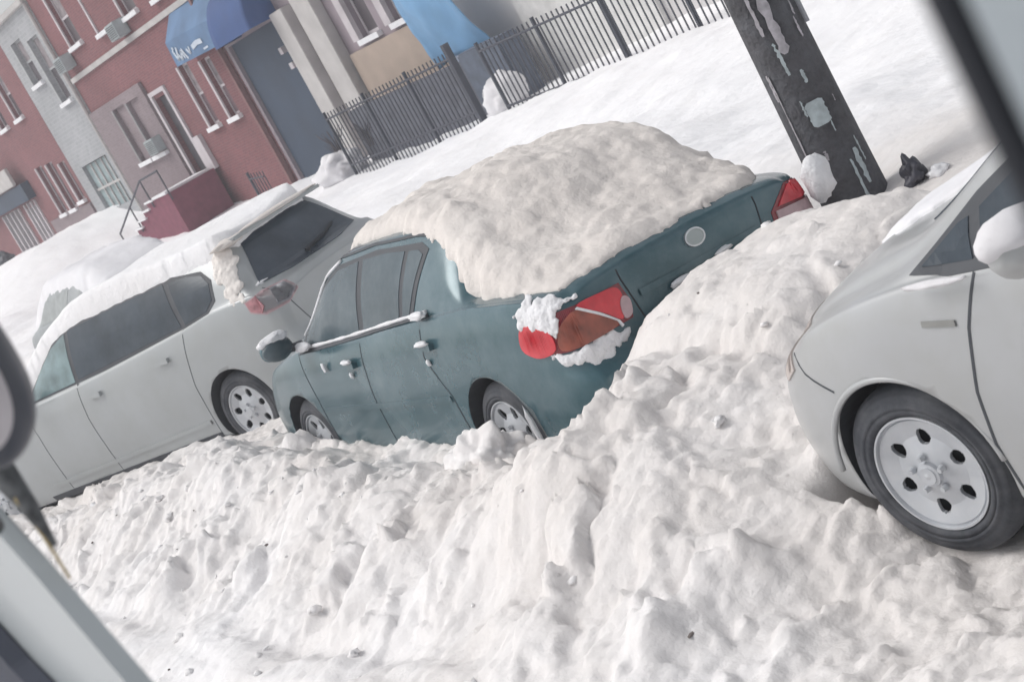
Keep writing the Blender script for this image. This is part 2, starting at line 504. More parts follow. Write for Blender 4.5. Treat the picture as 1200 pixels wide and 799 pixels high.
    def snowcap(self, name, poly, hfn, mat, label, seed=0, step=0.03, lumpy=1.0, edge=0.10, edge_noise=0.05, dirt=0.5):
        """snow lying on the car: a height sheet over a plan polygon (s, w), closed down to the skin. Top-level thing."""
        P = [Vector(p) for p in poly]
        xs = [p.x for p in P]; ys = [p.y for p in P]
        n = len(P)
        near = [None]
        def sdist(x, y):
            ins = False; best = 9
            for i in range(n):
                a, b = P[i], P[(i + 1) % n]
                if (a.y > y) != (b.y > y) and x < (b.x - a.x) * (y - a.y) / (b.y - a.y) + a.x: ins = not ins
                ab = b - a; t = max(0, min(1, ((x - a.x) * ab.x + (y - a.y) * ab.y) / max(ab.length_squared, 1e-9)))
                q = (math.hypot(x - a.x - ab.x * t, y - a.y - ab.y * t), a.x + ab.x * t - x, a.y + ab.y * t - y)
                if q[0] < best: best = q[0]; near[0] = q
            return best if ins else -best
        bm = bmesh.new(); G = {}; push = {}
        x0, x1, y0, y1 = min(xs) - .06, max(xs) + .06, min(ys) - .06, max(ys) + .06
        nx = int((x1 - x0) / step); ny = int((y1 - y0) / step)
        gx, gy = np.meshgrid(np.linspace(x0, x1, nx + 1), np.linspace(y0, y1, ny + 1), indexing='ij')
        en = fbm(gx * 7, gy * 7, seed + 40, 3) * edge_noise
        big = fbm(gx * 3.0, gy * 3.0, seed, 4) * .030 + lumps(gx * 4, gy * 4, seed + 5, .35) * .05 + blocks(gx * 7 + en * 9, gy * 7, seed + 9, .40) * .05 * sstep(-.3, .2, gnoise(gx * 2, gy * 2, seed + 6)) + blocks(gx * 17, gy * 17 + en * 9, seed + 29, .30) * .022 + fbm(gx * 11, gy * 11, seed + 3, 4, .6) * .013
        col = bm.loops.layers.float.new('tmp') if False else None
        for i in range(nx + 1):
            for j in range(ny + 1):
                x, y = gx[i, j], gy[i, j]
                d = sdist(x, y) + en[i, j]
                if d < 0: continue
                l, nn = self.hit('top', x, y)
                if l is None: base = 0.3
                else: base = l.z
                top = hfn(x, y)
                k = min(1, d / edge); k = math.sqrt(max(0, 1 - (1 - k)**2))
                h = max(base + .015, base + (max(top, base + .02) - base) * k + big[i, j] * lumpy * k)
                G[i, j] = (bm.verts.new((-x, y, h)), base); push[G[i, j][0]] = (d, near[0])
        for i in range(nx):
            for j in range(ny):
                q = [(i, j), (i + 1, j), (i + 1, j + 1), (i, j + 1)]
                if all(k in G for k in q): bm.faces.new([G[k][0] for k in q])
        loose = [v for v in bm.verts if not v.link_faces]
        lk = {v: k for k, (v, b) in G.items()}
        low = {}
        be = [e for e in bm.edges if e.is_boundary]
        for v in {v for e in be for v in e.verts}:
            d, (ln, dx, dy) = push[v]
            if ln > 1e-6 and d < step * 2.5:
                v.co.x -= dx / ln * d * .95; v.co.y += dy / ln * d * .95
                l, nn = self.hit('top', -v.co.x, v.co.y)
                if l is not None: v.co.z = l.z + .012
        for e in be:
            for v in e.verts:
                if v not in low:
                    low[v] = bm.verts.new((v.co.x, v.co.y, min(v.co.z - .01, G[lk[v]][1] - .03)))
        for e in be:
            a, b = e.verts; bm.faces.new((a, b, low[b], low[a]))
        bmesh.ops.delete(bm, geom=loose, context='VERTS')
        bmesh.ops.smooth_vert(bm, verts=list(bm.verts), factor=.4, use_axis_x=True, use_axis_y=True, use_axis_z=True)
        o = bm_obj(name, bm, mat, None, smooth=True)
        at = o.data.attributes.new('dirt', 'FLOAT', 'POINT')
        at.data.foreach_set('value', [dirt] * len(o.data.vertices))
        o.matrix_world = self.M
        tag(o, label, 'snow')
        return o

    def W_(self, s, w, z):
        return self.M @ Vector((-s, w, z))

# ------------------------------------------------------------------ shared materials
M_TYRE = simple('tyre_rubber', (.038, .042, .052), .8, var=.2, scale=9, dirt=((.25, .25, .26), .35, 5))
M_RIM = simple('rim_silver', (.50, .52, .55), .45, .35, dirt=((.62, .62, .63), .5, 14))
M_BLACK = simple('dark_well', (.03, .034, .042), .9, var=.3)
M_GLASSG = simple('misted_side_glass', (.036, .060, .074), .2, var=.25, scale=2.2, dirt=((.24, .28, .30), .30, 2.5), spec=.45)
M_GLASSS = simple('dark_side_glass', (.032, .045, .060), .2, var=.3, scale=2, dirt=((.16, .19, .22), .25, 3), spec=.3)
M_GLASSR = simple('dark_rear_glass', (.045, .060, .080), .16, var=.25, scale=3, dirt=((.18, .21, .25), .25, 2), spec=.6)
M_TRIM = simple('black_rubber_trim', (.05, .055, .065), .6)
M_GPAINT = simple('teal_paint', (.030, .090, .112), .24, .2, var=.12, scale=1.3, coat=.5, dirt=((.22, .28, .31), .38, 2.6))
M_SPAINT = simple('silver_paint', (.38, .40, .41), .38, .2, var=.05, scale=1.2, coat=.4, dirt=((.33, .34, .33), .5, 3))
M_PPAINT = simple('pale_silver_paint', (.43, .44, .45), .36, .15, var=.05, scale=1.4, coat=.4, dirt=((.36, .36, .34), .6, 2.2))
M_RED = simple('red_lens', (.60, .022, .038), .18, var=.2, scale=14, coat=.6)
M_AMBER = simple('amber_lens', (.27, .062, .035), .3, var=.4, scale=16, coat=.4)
M_CLEAR = simple('pinkish_clear_lens', (.50, .36, .38), .35, var=.15, scale=20, coat=.3)
M_LENSG = simple('grey_lens', (.30, .30, .33), .3, var=.3, scale=25, coat=.3)
M_CHROME = simple('chrome', (.6, .62, .64), .3, .8)
M_SNOW = snow_mat('snow', (.90, .895, .91), (.73, .695, .675), .5)
M_SNOWF = snow_mat('snow_far', (.84, .84, .87), (.66, .64, .65), .25, .4)
M_SNOWC = snow_mat('snow_on_car', (.82, .775, .74), (.62, .57, .535), .55)
M_CRUST = simple('snow_crust', (.80, .80, .82), .9, var=.05, bump=.5, scale=10)

# ------------------------------------------------------------------ camera
CAMP = Vector((6.71, -3.56, 2.39))
yaw, pitch, roll = RAD(-63.5), RAD(11), RAD(28.5)
fw = Vector((math.sin(yaw) * math.cos(pitch), math.cos(yaw) * math.cos(pitch), -math.sin(pitch)))
rt = Vector((math.cos(yaw), -math.sin(yaw), 0)); up = rt.cross(fw)
r_ = math.cos(roll) * rt - math.sin(roll) * up; u_ = math.sin(roll) * rt + math.cos(roll) * up
cam = bpy.data.cameras.new('camera'); co = bpy.data.objects.new('camera', cam); COL.objects.link(co)
co.matrix_world = Matrix(((r_.x, u_.x, -fw.x, CAMP.x), (r_.y, u_.y, -fw.y, CAMP.y), (r_.z, u_.z, -fw.z, CAMP.z), (0, 0, 0, 1)))
cam.sensor_width = 36; cam.lens = 36 * 2100 / 1200; cam.clip_start = 0.02; cam.clip_end = 1000
cam.dof.use_dof = True; cam.dof.focus_distance = 8.5; cam.dof.aperture_fstop = 8
SC.camera = co

# ------------------------------------------------------------------ light
SUN_EL, SUN_AZ = RAD(50), RAD(222)     # azimuth clockwise from +Y
w = bpy.data.worlds.new('World'); SC.world = w; w.use_nodes = True
nt = w.node_tree; bg = nt.nodes['Background']
sky = nt.nodes.new('ShaderNodeTexSky'); sky.sky_type = 'NISHITA'; sky.sun_disc = False
sky.sun_elevation = SUN_EL; sky.sun_rotation = SUN_AZ; sky.air_density = 1.0; sky.dust_density = 3.0; sky.ozone_density = 1.0
hs = nt.nodes.new('ShaderNodeHueSaturation'); hs.inputs['Saturation'].default_value = 0.22
nt.links.new(sky.outputs[0], hs.inputs['Color']); nt.links.new(hs.outputs[0], bg.inputs['Color'])
bg.inputs['Strength'].default_value = 0.142
sd = bpy.data.lights.new('sun', 'SUN'); so = bpy.data.objects.new('sun', sd); COL.objects.link(so)
sd.energy = 1.35; sd.angle = RAD(36); sd.color = (1.0, .98, .955)
sdir = Vector((math.sin(SUN_AZ) * math.cos(SUN_EL), math.cos(SUN_AZ) * math.cos(SUN_EL), math.sin(SUN_EL)))
so.rotation_euler = (-sdir).to_track_quat('-Z', 'Y').to_euler(); so.location = (0, -10, 20)
SC.view_settings.view_transform = 'Standard'; SC.view_settings.look = 'None'; SC.view_settings.exposure = 0
SC.cycles.use_denoising = True; SC.cycles.max_bounces = 6

# ------------------------------------------------------------------ green sedan
sedan = dict(L=4.42, W=1.695, arch=.335, wheelr=.30, wheelz=.30, axles=[.96, 3.42],
    hw=[(0, .735), (.06, .785), (.15, .815), (.35, .835), (.8, .8475), (3.4, .8475), (3.8, .825), (4.1, .78), (4.3, .71), (4.42, .62)],
    zb=[(0, .26), (.4, .20), (4.0, .19), (4.42, .24)],
    belt=[(0, .90), (.1, .94), (.4, .965), (1.0, .985), (1.65, .965), (2.5, .925), (3.2, .90), (3.7, .82), (4.1, .745), (4.3, .68), (4.42, .60)],
    top=[(0, .955), (.06, .985), (.2, 1.0), (.8, 1.015), (.93, 1.04), (1.22, 1.30), (1.42, 1.365), (1.9, 1.392), (2.4, 1.385), (2.75, 1.33), (3.38, .965), (3.6, .925), (4.1, .82), (4.3, .745), (4.42, .64)],
    topw=[(0, .66), (.9, .69), (1.25, .60), (1.6, .575), (2.5, .575), (2.9, .60), (3.4, .69), (4.0, .66), (4.42, .5)],
    tailz=[(.2, .05), (.28, .0), (.52, .0), (.585, .03), (.62, .075), (.95, .10), (1.0, .13)], tailcrown=.07,
    nosez=[(.2, .06), (.3, .0), (.5, .0), (.6, .05), (.8, .16)], nosecrown=.20)
GREEN = Car('parked_car', sedan, (-.06, 0, 0, 0, -5, 0), M_GPAINT, M_BLACK)
g = GREEN
tag(g.root, 'dark teal four-door sedan buried in a high mound of plowed snow', 'car')
win_outer = [(3.20, .905), (3.06, 1.07), (2.86, 1.22), (2.62, 1.305), (2.05, 1.335), (1.50, 1.315), (1.40, 1.28), (1.58, .965), (2.4, .925)]
g.patch('window_frame', win_outer, 'side', M_TRIM, off=.003)
g.patch('front_window', [(3.13, .925), (3.01, 1.07), (2.83, 1.20), (2.60, 1.28), (2.29, 1.302), (2.29, .95)], 'side', M_GLASSG, off=.006)
g.patch('rear_window', [(2.22, .952), (2.22, 1.304), (1.90, 1.308), (1.68, 1.295), (1.74, .975)], 'side', M_GLASSG, off=.006)
g.patch('quarter_window', [(1.69, .985), (1.63, 1.29), (1.52, 1.285), (1.46, 1.26), (1.61, .99)], 'side', M_GLASSG, off=.006)
g.ribbon('belt_moulding', [(1.38, .985), (1.9, .957), (2.5, .922), (3.18, .892)], 'side', .016, M_TRIM, off=.006)
for pts in ([(2.255, .93), (2.30, .6), (2.30, .27)], [(1.45, .97), (1.50, .78), (1.36, .56), (1.34, .28)], [(3.20, .89), (3.10, .6), (3.08, .27)]):
    g.ribbon('door_seam', pts, 'side', .008, M_BLACK, off=.0015)
g.ribbon('rub_strip', [(1.38, .545), (3.06, .535)], 'side', .034, M_GPAINT, off=.006)
g.ribbon('roof_gutter', [(1.28, 1.325), (1.6, 1.352), (2.1, 1.362), (2.6, 1.34), (2.95, 1.20)], 'side', .012, M_TRIM, off=.004)
for s_, z_ in ((1.42, .835), (2.44, .79)):
    h = g.patch('door_handle', [(s_ - .07, z_ - .017), (s_ + .07, z_ - .017), (s_ + .075, z_), (s_ + .07, z_ + .017), (s_ - .07, z_ + .017)], 'side', M_GPAINT, off=.028, step=.012, skirt=.03)
# door mirror
mr = blob('door_mirror', (-3.10, -.10, .985), (.055, .10, .072), 3, M_GLASSG, g.root, rough=.06)
bm = bmesh.new(); tube(bm, [(-3.12, .06, .94), (-3.11, -.06, .96)], [.03, .022]); bm_obj('mirror_arm', bm, M_TRIM, mr).matrix_parent_inverse = Matrix.Translation(-mr.location)
blob('mirror_shell', (-3.125, -.10, .988), (.045, .105, .076), 5, M_GPAINT, g.root, rough=.05)
g.wheel(.96, True, 'seven'); g.wheel(3.42, True, 'seven'); g.wheel(.96, False, 'seven', False); g.wheel(3.42, False, 'seven', False)
# tail lamps: wraps round the corner
M_DKRED = simple('dark_red_lens', (.20, .012, .02), .25, var=.3, scale=14, coat=.6)
lamp = g.patch('taillight', [(60, .735), (61, .80), (57, .865), (40, .885), (16, .885), (14.5, .80), (16, .715), (40, .70)], 'polar', M_DKRED, off=.006, step=.02)
def sub(parent, *a, **k):
    return g.patch(*a, parent=parent, **k)
sub(lamp, 'side_lens', [(59.5, .745), (60, .80), (56, .858), (45.5, .84), (44, .73), (52, .705)], 'polar', M_RED, off=.012, step=.02, smooth_poly=4)
sub(lamp, 'amber_lens', [(42, .715), (41.5, .79), (38, .84), (33, .862), (27, .81), (22.5, .745), (23, .715), (33, .705)], 'polar', M_AMBER, off=.012, step=.012, smooth_poly=4)
sub(lamp, 'brake_lens', [(33, .880), (24, .885), (18, .872), (17, .82), (19, .75), (21, .735), (26, .80)], 'polar', M_RED, off=.016, step=.012, smooth_poly=4)
sub(lamp, 'lens_divider', [(33.8, .868), (33.0, .874), (26.4, .80), (21.6, .735), (20.8, .705), (21.6, .70), (22.4, .735), (27.2, .795)], 'polar', M_CRUST, off=.021, step=.012)
sub(lamp, 'reverse_lens', [(19, .80), (17, .825), (15, .80), (16, .74), (18.8, .725), (19.6, .75)], 'polar', M_CLEAR, off=.022, step=.012, smooth_poly=4)
g.patch
bmr = g.ribbon('lens_divider', [(32.5, .884), (21.5, .75), (20, .70)], 'polar', 0.9, M_CHROME, off=.019, parent=lamp, step=1.5) if False else None
lamp2 = g.patch('taillight', [(60, .735), (58, .855), (42, .915), (30, .925), (19, .83), (18, .72), (30, .705)], 'polarfar', M_DKRED, off=.004, step=.02)
sub(lamp2, 'brake_lens', [(55, .84), (42, .905), (31, .915), (23, .84), (34, .825), (50, .83)], 'polarfar', M_RED, off=.012, step=.02)
sub(lamp2, 'reverse_lens', [(56, .81), (36, .81), (21, .825), (20.5, .74), (30, .72), (50, .735)], 'polarfar', M_CLEAR, off=.012, step=.02)
# trunk panel details
g.ribbon('trunk_seam', [(.42, .985), (.42, .90), (.46, .66)], 'rear', .008, M_BLACK, off=.0015)
g.ribbon('trunk_seam', [(1.27, .985), (1.27, .90), (1.23, .66)], 'rear', .008, M_BLACK, off=.0015)
bd = g.patch('badge', [(.87 + .052 * math.cos(a), .905 + .036 * math.sin(a)) for a in [k * math.pi / 10 for k in range(20)]], 'rear', simple('frosted_badge', (.42, .47, .47), .6, .1), off=.010, step=.012)
g.ribbon('badge_ring', [(.87 + .055 * math.cos(a), .905 + .039 * math.sin(a)) for a in [k * math.pi / 12 for k in range(25)]], 'rear', .008, M_CHROME, off=.014, parent=bd, step=.01)
g.ribbon('trunk_moulding', [(.48, .80), (1.21, .80)], 'rear', .03, M_GPAINT, off=.012)

# ------------------------------------------------------------------ silver hatchback
hatch = dict(L=5.40, W=1.75, arch=.385, wheelr=.345, wheelz=.135, axles=[.97, 4.75],
    hw=[(0, .72), (.06, .79), (.2, .835), (.6, .87), (4.6, .875), (5.0, .84), (5.25, .76), (5.4, .62)],
    zb=[(0, .10), (.4, -.02), (5.0, -.04), (5.4, .06)],
    belt=[(0, .86), (.12, .93), (.3, .985), (.8, 1.0), (1.2, .965), (2.4, .91), (3.6, .88), (4.9, .80), (5.25, .70), (5.4, .58)],
    top=[(0, .90), (.08, .945), (.2, .985), (.28, 1.03), (.52, 1.37), (.68, 1.44), (1.3, 1.49), (2.5, 1.49), (3.0, 1.42), (3.85, .98), (4.4, .92), (5.2, .78), (5.4, .62)],
    topw=[(0, .62), (.28, .68), (.5, .57), (.8, .575), (3.0, .60), (3.8, .70), (5.4, .5)],
    tailz=[(.1, .05), (.2, .0), (.5, .0), (.6, .04), (.95, .06)], tailcrown=.10,
    nosez=[(.1, .05), (.3, .0), (.5, .0), (.8, .15)], nosecrown=.2)
SILVER = Car('parked_car', hatch, (-6.19, 1.28, 22, 0.0, 0, -1), M_SPAINT, M_BLACK)
s = SILVER
tag(s.root, 'silver hatchback parked at an angle beyond the teal sedan', 'car')
s.patch('window_frame', [(3.78, .90), (3.45, 1.13), (3.16, 1.29), (2.8, 1.375), (1.3, 1.375), (.86, 1.31), (.74, 1.22), (.74, 1.06), (.86, .995), (1.2, .965), (2.4, .915)], 'side', M_TRIM, off=.003, smooth_poly=0)
s.patch('front_window', [(3.66, .915), (3.38, 1.12), (3.12, 1.265), (2.86, 1.335), (2.86, .925)], 'side', simple('painted_reflection_glass', (.16, .23, .24), .15, var=.35, scale=5), off=.006)  # pale reflection is painted into this pane's base colour
s.patch('rear_window', [(2.80, .935), (2.80, 1.345), (2.33, 1.350), (1.9, 1.352), (1.36, 1.345), (1.24, .98)], 'side', M_GLASSS, off=.006)
s.patch('quarter_window', [(1.18, .985), (1.29, 1.34), (1.05, 1.32), (.86, 1.28), (.775, 1.20), (.775, 1.08), (.88, 1.01)], 'side', M_GLASSS, off=.006)
for pts in ([(2.83, .92), (2.87, .6), (2.85, .04)], [(1.22, .96), (1.30, .75), (1.38, .5), (1.42, .04)], [(3.70, .88), (3.66, .6), (3.64, .04)]):
    s.ribbon('door_seam', pts, 'side', .007, M_TRIM, off=.0015)
s.ribbon('body_crease', [(1.45, .17), (3.9, .14)], 'side', .035, M_SPAINT, off=.012)
s.ribbon('sill_trim', [(1.42, .03), (4.0, .02)], 'side', .06, M_TRIM, off=.006)
for s_, z_ in ((1.60, .79), (2.62, .76)):
    s.patch('door_handle', [(s_ - .085, z_ - .02), (s_ + .085, z_ - .016), (s_ + .09, z_), (s_ + .08, z_ + .018), (s_ - .085, z_ + .02)], 'side', M_SPAINT, off=.03, step=.012, skirt=.035)
rg = s.patch('rear_glass', [(.235, 1.02), (.40, 1.30), (.44, 1.365), (.60, 1.395), (1.15, 1.395), (1.31, 1.365), (1.35, 1.30), (1.515, 1.02), (1.2, .995), (.55, .995)], 'rear', M_GLASSR, off=.006)
s.ribbon('rear_wiper', [(.80, 1.03), (1.10, 1.06), (1.28, 1.10)], 'rear', .018, M_BLACK, off=.03, parent=rg)
s.ribbon('hatch_seam', [(.20, .99), (.22, .80), (.30, .55)], 'rear', .008, M_TRIM, off=.0015)
lm = s.patch('taillight', [(53, .86), (54, .955), (40, .975), (22, .955), (20, .86), (30, .80), (44, .80)], 'polar', M_CLEAR, off=.006, step=.02)
s.patch('red_lens', [(52, .87), (53, .945), (45, .96), (43, .87), (46, .825)], 'polar', simple('pale_red_lens', (.46, .22, .24), .3, var=.3, scale=20), off=.012, step=.02, parent=lm)
s.patch('inner_lens', [(36, .83), (35, .955), (24, .945), (22.5, .87), (29, .82)], 'polar', M_LENSG, off=.012, step=.02, parent=lm)
s.patch('rear_light', [(20, .74), (40, .74), (42, .80), (22, .80)], 'polarfar', M_CLEAR, off=.006, step=.02)
bx('roof_spoiler', (-.62, -.40, .30, 1.45, 1.405, 1.435), M_SPAINT, s.root, bev=.012)
s.wheel(.97, True, 'seven'); s.wheel(4.75, True, 'seven'); s.wheel(.97, False, 'seven', False); s.wheel(4.75, False, 'seven', False)
blob('door_mirror', (-3.6, -.11, 1.0), (.07, .10, .07), 4, M_SPAINT, s.root, rough=.06)

# ------------------------------------------------------------------ pale silver liftback at the right
lift = dict(L=4.45, W=1.725, arch=.345, wheelr=.312, wheelz=.315, axles=[.86, 3.55],
    hw=[(0, .70), (.2, .80), (.8, .8625), (3.5, .8625), (3.85, .83), (4.1, .765), (4.28, .67), (4.38, .57), (4.45, .44)],
    zb=[(0, .24), (.4, .17), (4.0, .16), (4.45, .22)],
    belt=[(0, .98), (1.0, 1.05), (2.0, 1.01), (2.8, .975), (3.2, .955), (3.5, .92), (3.8, .85), (4.1, .75), (4.3, .65), (4.45, .52)],
    top=[(0, 1.02), (.1, 1.10), (.5, 1.24), (1.2, 1.42), (1.9, 1.49), (2.3, 1.47), (2.7, 1.36), (3.36, 1.035), (3.6, .975), (3.9, .885), (4.15, .79), (4.35, .67), (4.45, .56)],
    topw=[(0, .6), (1.9, .58), (2.6, .62), (3.3, .70), (3.9, .66), (4.3, .50), (4.45, .32)],
    tailz=[(.2, 0), (1, .05)], tailcrown=.06,
    nosez=[(.15, .07), (.25, .02), (.4, .0), (.55, .02), (.8, .10)], nosecrown=.16)
PRIUS = Car('parked_car', lift, (5.89, -.04, 5, .02, 0, 0), M_PPAINT, M_BLACK)
p = PRIUS
tag(p.root, 'pale silver liftback at the right edge with its front wheel showing', 'car')
p.patch('window_frame', [(3.30, .965), (3.12, .955), (2.6, .965), (1.2, 1.03), (1.2, 1.30), (1.6, 1.385), (2.2, 1.40), (2.6, 1.335), (3.0, 1.145)], 'side', M_TRIM, off=.003)
p.patch('front_window', [(2.98, .985), (2.98, 1.11), (2.62, 1.29), (2.3, 1.35), (2.12, 1.36), (2.12, 1.0)], 'side', M_GLASSS, off=.006)
p.patch('quarter_glass', [(3.24, .982), (3.03, .982), (3.03, 1.09), (3.08, 1.075)], 'side', M_GLASSS, off=.006)
p.patch('rear_window', [(2.05, 1.0), (2.05, 1.36), (1.7, 1.34), (1.3, 1.26), (1.3, 1.06)], 'side', M_GLASSS, off=.006)
p.patch('windshield', [(3.30, .28), (2.62, .38), (2.62, 1.345), (3.30, 1.445)], 'top', M_GLASSR, off=.005)
p.ribbon('door_seam', [(3.02, .955), (3.10, .80), (3.17, .60), (3.20, .42), (3.19, .24)], 'side', .010, M_TRIM, off=.002)
p.ribbon('door_seam', [(2.07, .99), (2.07, .6), (2.07, .24)], 'side', .008, M_TRIM, off=.002)
p.ribbon('side_marker', [(3.14, .822), (3.27, .832)], 'side', .018, simple('smoked_lens', (.24, .24, .23), .4), off=.006)
p.ribbon('bumper_seam', [(3.78, .64), (3.92, .70), (4.02, .78)], 'side', .007, M_TRIM, off=.002)
p.patch('headlight', [(47, .70), (40, .80), (22, .81), (16, .74), (22, .66), (38, .64)], 'nose', simple('headlight_lens', (.52, .46, .43), .25, var=.1), off=.006, step=.02)
p.patch('lower_grille', [(.45, .30), (1.28, .30), (1.22, .42), (.51, .42)], 'front', M_BLACK, off=.004)
pw = p.wheel(3.55, True, 'six', steer=3); p.wheel(.86, True, 'six'); p.wheel(3.55, False, 'six', False); p.wheel(.86, False, 'six', False)
bm = bmesh.new()
for k in range(25):
    pass
tube(bm, [(-3.55 + .350 * math.cos(RAD(a)), .012, .325 + .350 * math.sin(RAD(a))) for a in range(6, 178, 4)], .012, 6)
bm_obj('arch_lip', bm, M_PPAINT, p.root, smooth=True)
blob('door_mirror', (-2.66, -.12, 1.075), (.085, .12, .085), 9, M_PPAINT, p.root, rough=.05, sub=4)
bm = bmesh.new(); tube(bm, [(-2.70, .08, 1.02), (-2.67, -.08, 1.04)], [.035, .025]); bm_obj('mirror_arm', bm, M_TRIM, p.root)
bm = bmesh.new(); tube(bm, [(-3.33, .62, 1.075), (-3.10, .95, 1.19)], .009, 6); bm_obj('wiper', bm, M_BLACK, p.root)

# thin winter haze standing in the street
hm = bpy.data.materials.new('haze'); hm.use_nodes = True; hn = hm.node_tree; hn.nodes.clear()
ho = hn.nodes.new('ShaderNodeOutputMaterial'); hv = hn.nodes.new('ShaderNodeVolumeScatter')
hv.inputs['Color'].default_value = (.93, .95, 1, 1); hv.inputs['Density'].default_value = .0026; hv.inputs['Anisotropy'].default_value = .2
hn.links.new(hv.outputs[0], ho.inputs['Volume'])
hz = bx('haze', (-90, 40, -30, 45, -3, 26), hm); tag(hz, kind='structure')
SC.cycles.volume_max_steps = 64; SC.cycles.volume_bounces = 1

# ------------------------------------------------------------------ ground sheet of snow
def axis(segs):
    out = []
    for a, b, st in segs:
        n = max(1, int(round((b - a) / st))); out += list(np.linspace(a, b, n, endpoint=False))
    out.append(segs[-1][1]); return np.array(out)
X = axis([(-400, -120, 28), (-120, -50, 3), (-50, -16, .16), (-16, -9, .06), (-9, 3.6, .0165), (3.6, 8, .1), (8, 40, 2), (40, 300, 26)])
Y = axis([(-300, -30, 27), (-30, -3.2, 1.2), (-3.2, -2.3, .06), (-2.3, 2.0, .0165), (2.0, 4.5, .04), (4.5, 11.5, .09), (11.5, 60, 4), (60, 400, 34)])
gx, gy = np.meshgrid(X, Y, indexing='ij')

def bump2(cx, cy, rx, ry, h, pw=2.0, rot=0.0):
    c, s_ = math.cos(rot), math.sin(rot)
    dx = (gx - cx) * c + (gy - cy) * s_; dy = -(gx - cx) * s_ + (gy - cy) * c
    return h * np.exp(-((np.abs(dx) / rx)**pw + (np.abs(dy) / ry)**pw))
# height of the plowed ridge in front of the parked cars, along the street
ridge_x = np.array([-60, -12, -9.6, -8.3, -7.4, -6.5, -5.6, -4.7, -3.9, -3.3, -2.6, -2.0, -1.5, -1.15, -.85, -.5, -.1, .25, .6, 1.0, 1.6, 2.2, 4, 40])
ridge_z = np.array([.05, .0, .02, .10, .22, .36, .43, .50, .55, .50, .47, .46, .42, .37, .47, .43, .49, .60, .66, .62, .42, .10, .0, .0])
rz = np.interp(gx, ridge_x, ridge_z)
warpx = fbm(gx * .8, gy * .8, 91, 3) * .25
yw_ = gy + warpx * .7 + fbm(gx * 2.4, gy * 1.2, 95, 2) * .12
prof = .22 * sstep(-2.4, -1.5, gy) + .78 * sstep(-1.45, -.52, yw_)
street = (rz - .03) * prof * (1 - .22 * sstep(-.34, -.04, gy) * (1 - sstep(-.2, .4, gx)))
behind = np.where(gy > -.15, 1.0, 1.0)
H = street * 1.0
# under and past the cars: snow between the curb and the sidewalk
flat = sstep(.1, 1.2, gy)
H = H * (1 - flat) + flat * np.interp(gx, [-9, -4.3, -3.2, 40], [-.12, -.10, .30, .30])
H = H - .16 * sstep(-4.2, -5.0, gx) * sstep(-9, -6, gx) * sstep(-.28, -.05, gy) * (1 - sstep(1.0, 2.0, gy))
# heap behind the sedan's tail, between the two cars
H = np.maximum(H, bump2(.56, .80, .88, .80, .79, 5.0))
H = np.maximum(H, bump2(1.0, 2.8, 2.4, 2.4, .50, 4.0))
H = np.maximum(H, bump2(.35, .10, .50, .55, .63, 2.4))
H = np.maximum(H, bump2(1.2, 2.1, 1.8, .9, .46, 2.5))
# sidewalk bank
walk = sstep(1.6, 3.0, gy)
side = .42 + .07 * np.sin(gx * .35 + 1.0) + fbm(gx * .35, gy * .35, 11, 3) * .12
H = H * (1 - walk) + side * walk
H = H + bump2(-4.5, 3.4, 5, 1.0, .18)
# rise toward the houses up the street
base_x = np.array([-400, -60, -48, -42, -38, -36, -33.6, -30, -28, -23, -18.7, -15, -11.8, -5, 40])
base_z = np.array([1.4, 1.4, 1.15, 1.38, 1.42, 1.0, .46, .34, .30, .30, .25, .42, .52, .55, .5])
bz = np.interp(gx, base_x, base_z)
tt = sstep(5.0, 8.6, gy); H = H * (1 - tt) + bz * tt
# bed of the mound over the buried car
H = np.maximum(H, bump2(-22, 5.6, 5.0, 1.3, .75, 2.4) )
H = np.maximum(H, bump2(-15.5, 3.4, 3.0, 1.2, .55, 2.2))
# far side of the street flattens again
H = np.where(gy < -2.35, 0.0, H)
# texture of plowed snow
near = sstep(-2.7, -2.0, gy) * (1 - sstep(1.0, 2.2, gy)) * sstep(-12, -9.5, gx) * (1 - sstep(3.4, 6, gx))
wx = gx + fbm(gx * 3, gy * 3, 31, 3) * .12; wy = gy + fbm(gx * 3, gy * 3, 37, 3) * .12
rough = (.34 + .76 * sstep(-1.7, -.9, gy)) * (1 - .5 * sstep(-.2, .5, gy))
tex = (fbm(wx * 1.3, wy * 1.3, 1, 4) * .055 + ridged(wx * 2.0, wy * 2.0, 2, 5, .58) * .045 - .075
       + lumps(wx * 2.6, wy * 2.6, 3, .35) * .09
       + blocks(wx * 3.4, wy * 3.4, 13, .42) * .145 * sstep(-.35, .15, gnoise(gx * .8, gy * .8, 8))
       + blocks(gx * 8.5 + wx, gy * 8.5, 15, .42) * .052 * sstep(-.3, .2, gnoise(gx * 1.4, gy * 1.4, 18))
       + lumps(wx * 11, wy * 11, 5, .35) * .022 + blocks(wx * 21, wy * 21, 17, .4) * .022 + fbm(gx * 18, gy * 18, 9, 3, .6) * .008)
H = H + near * tex * rough
# long smeared wheel furrows along the lane
fur = gnoise(gx * .55 + gy * .35, gy * 5.5, 55)
H = H - near * (1 - sstep(-1.5, -.9, gy)) * np.clip(fur, -.2, 1) * .07
mid = (1 - near) * (gx > -60) * (gx < 20) * (gy > 1.5) * (gy < 12)
H = H + mid * (fbm(gx * .9, gy * .9, 21, 4) * .035 + lumps(gx * 1.8, gy * 1.8, 23, .12) * .05 + fbm(gx * 4, gy * 4, 27, 3) * .012)
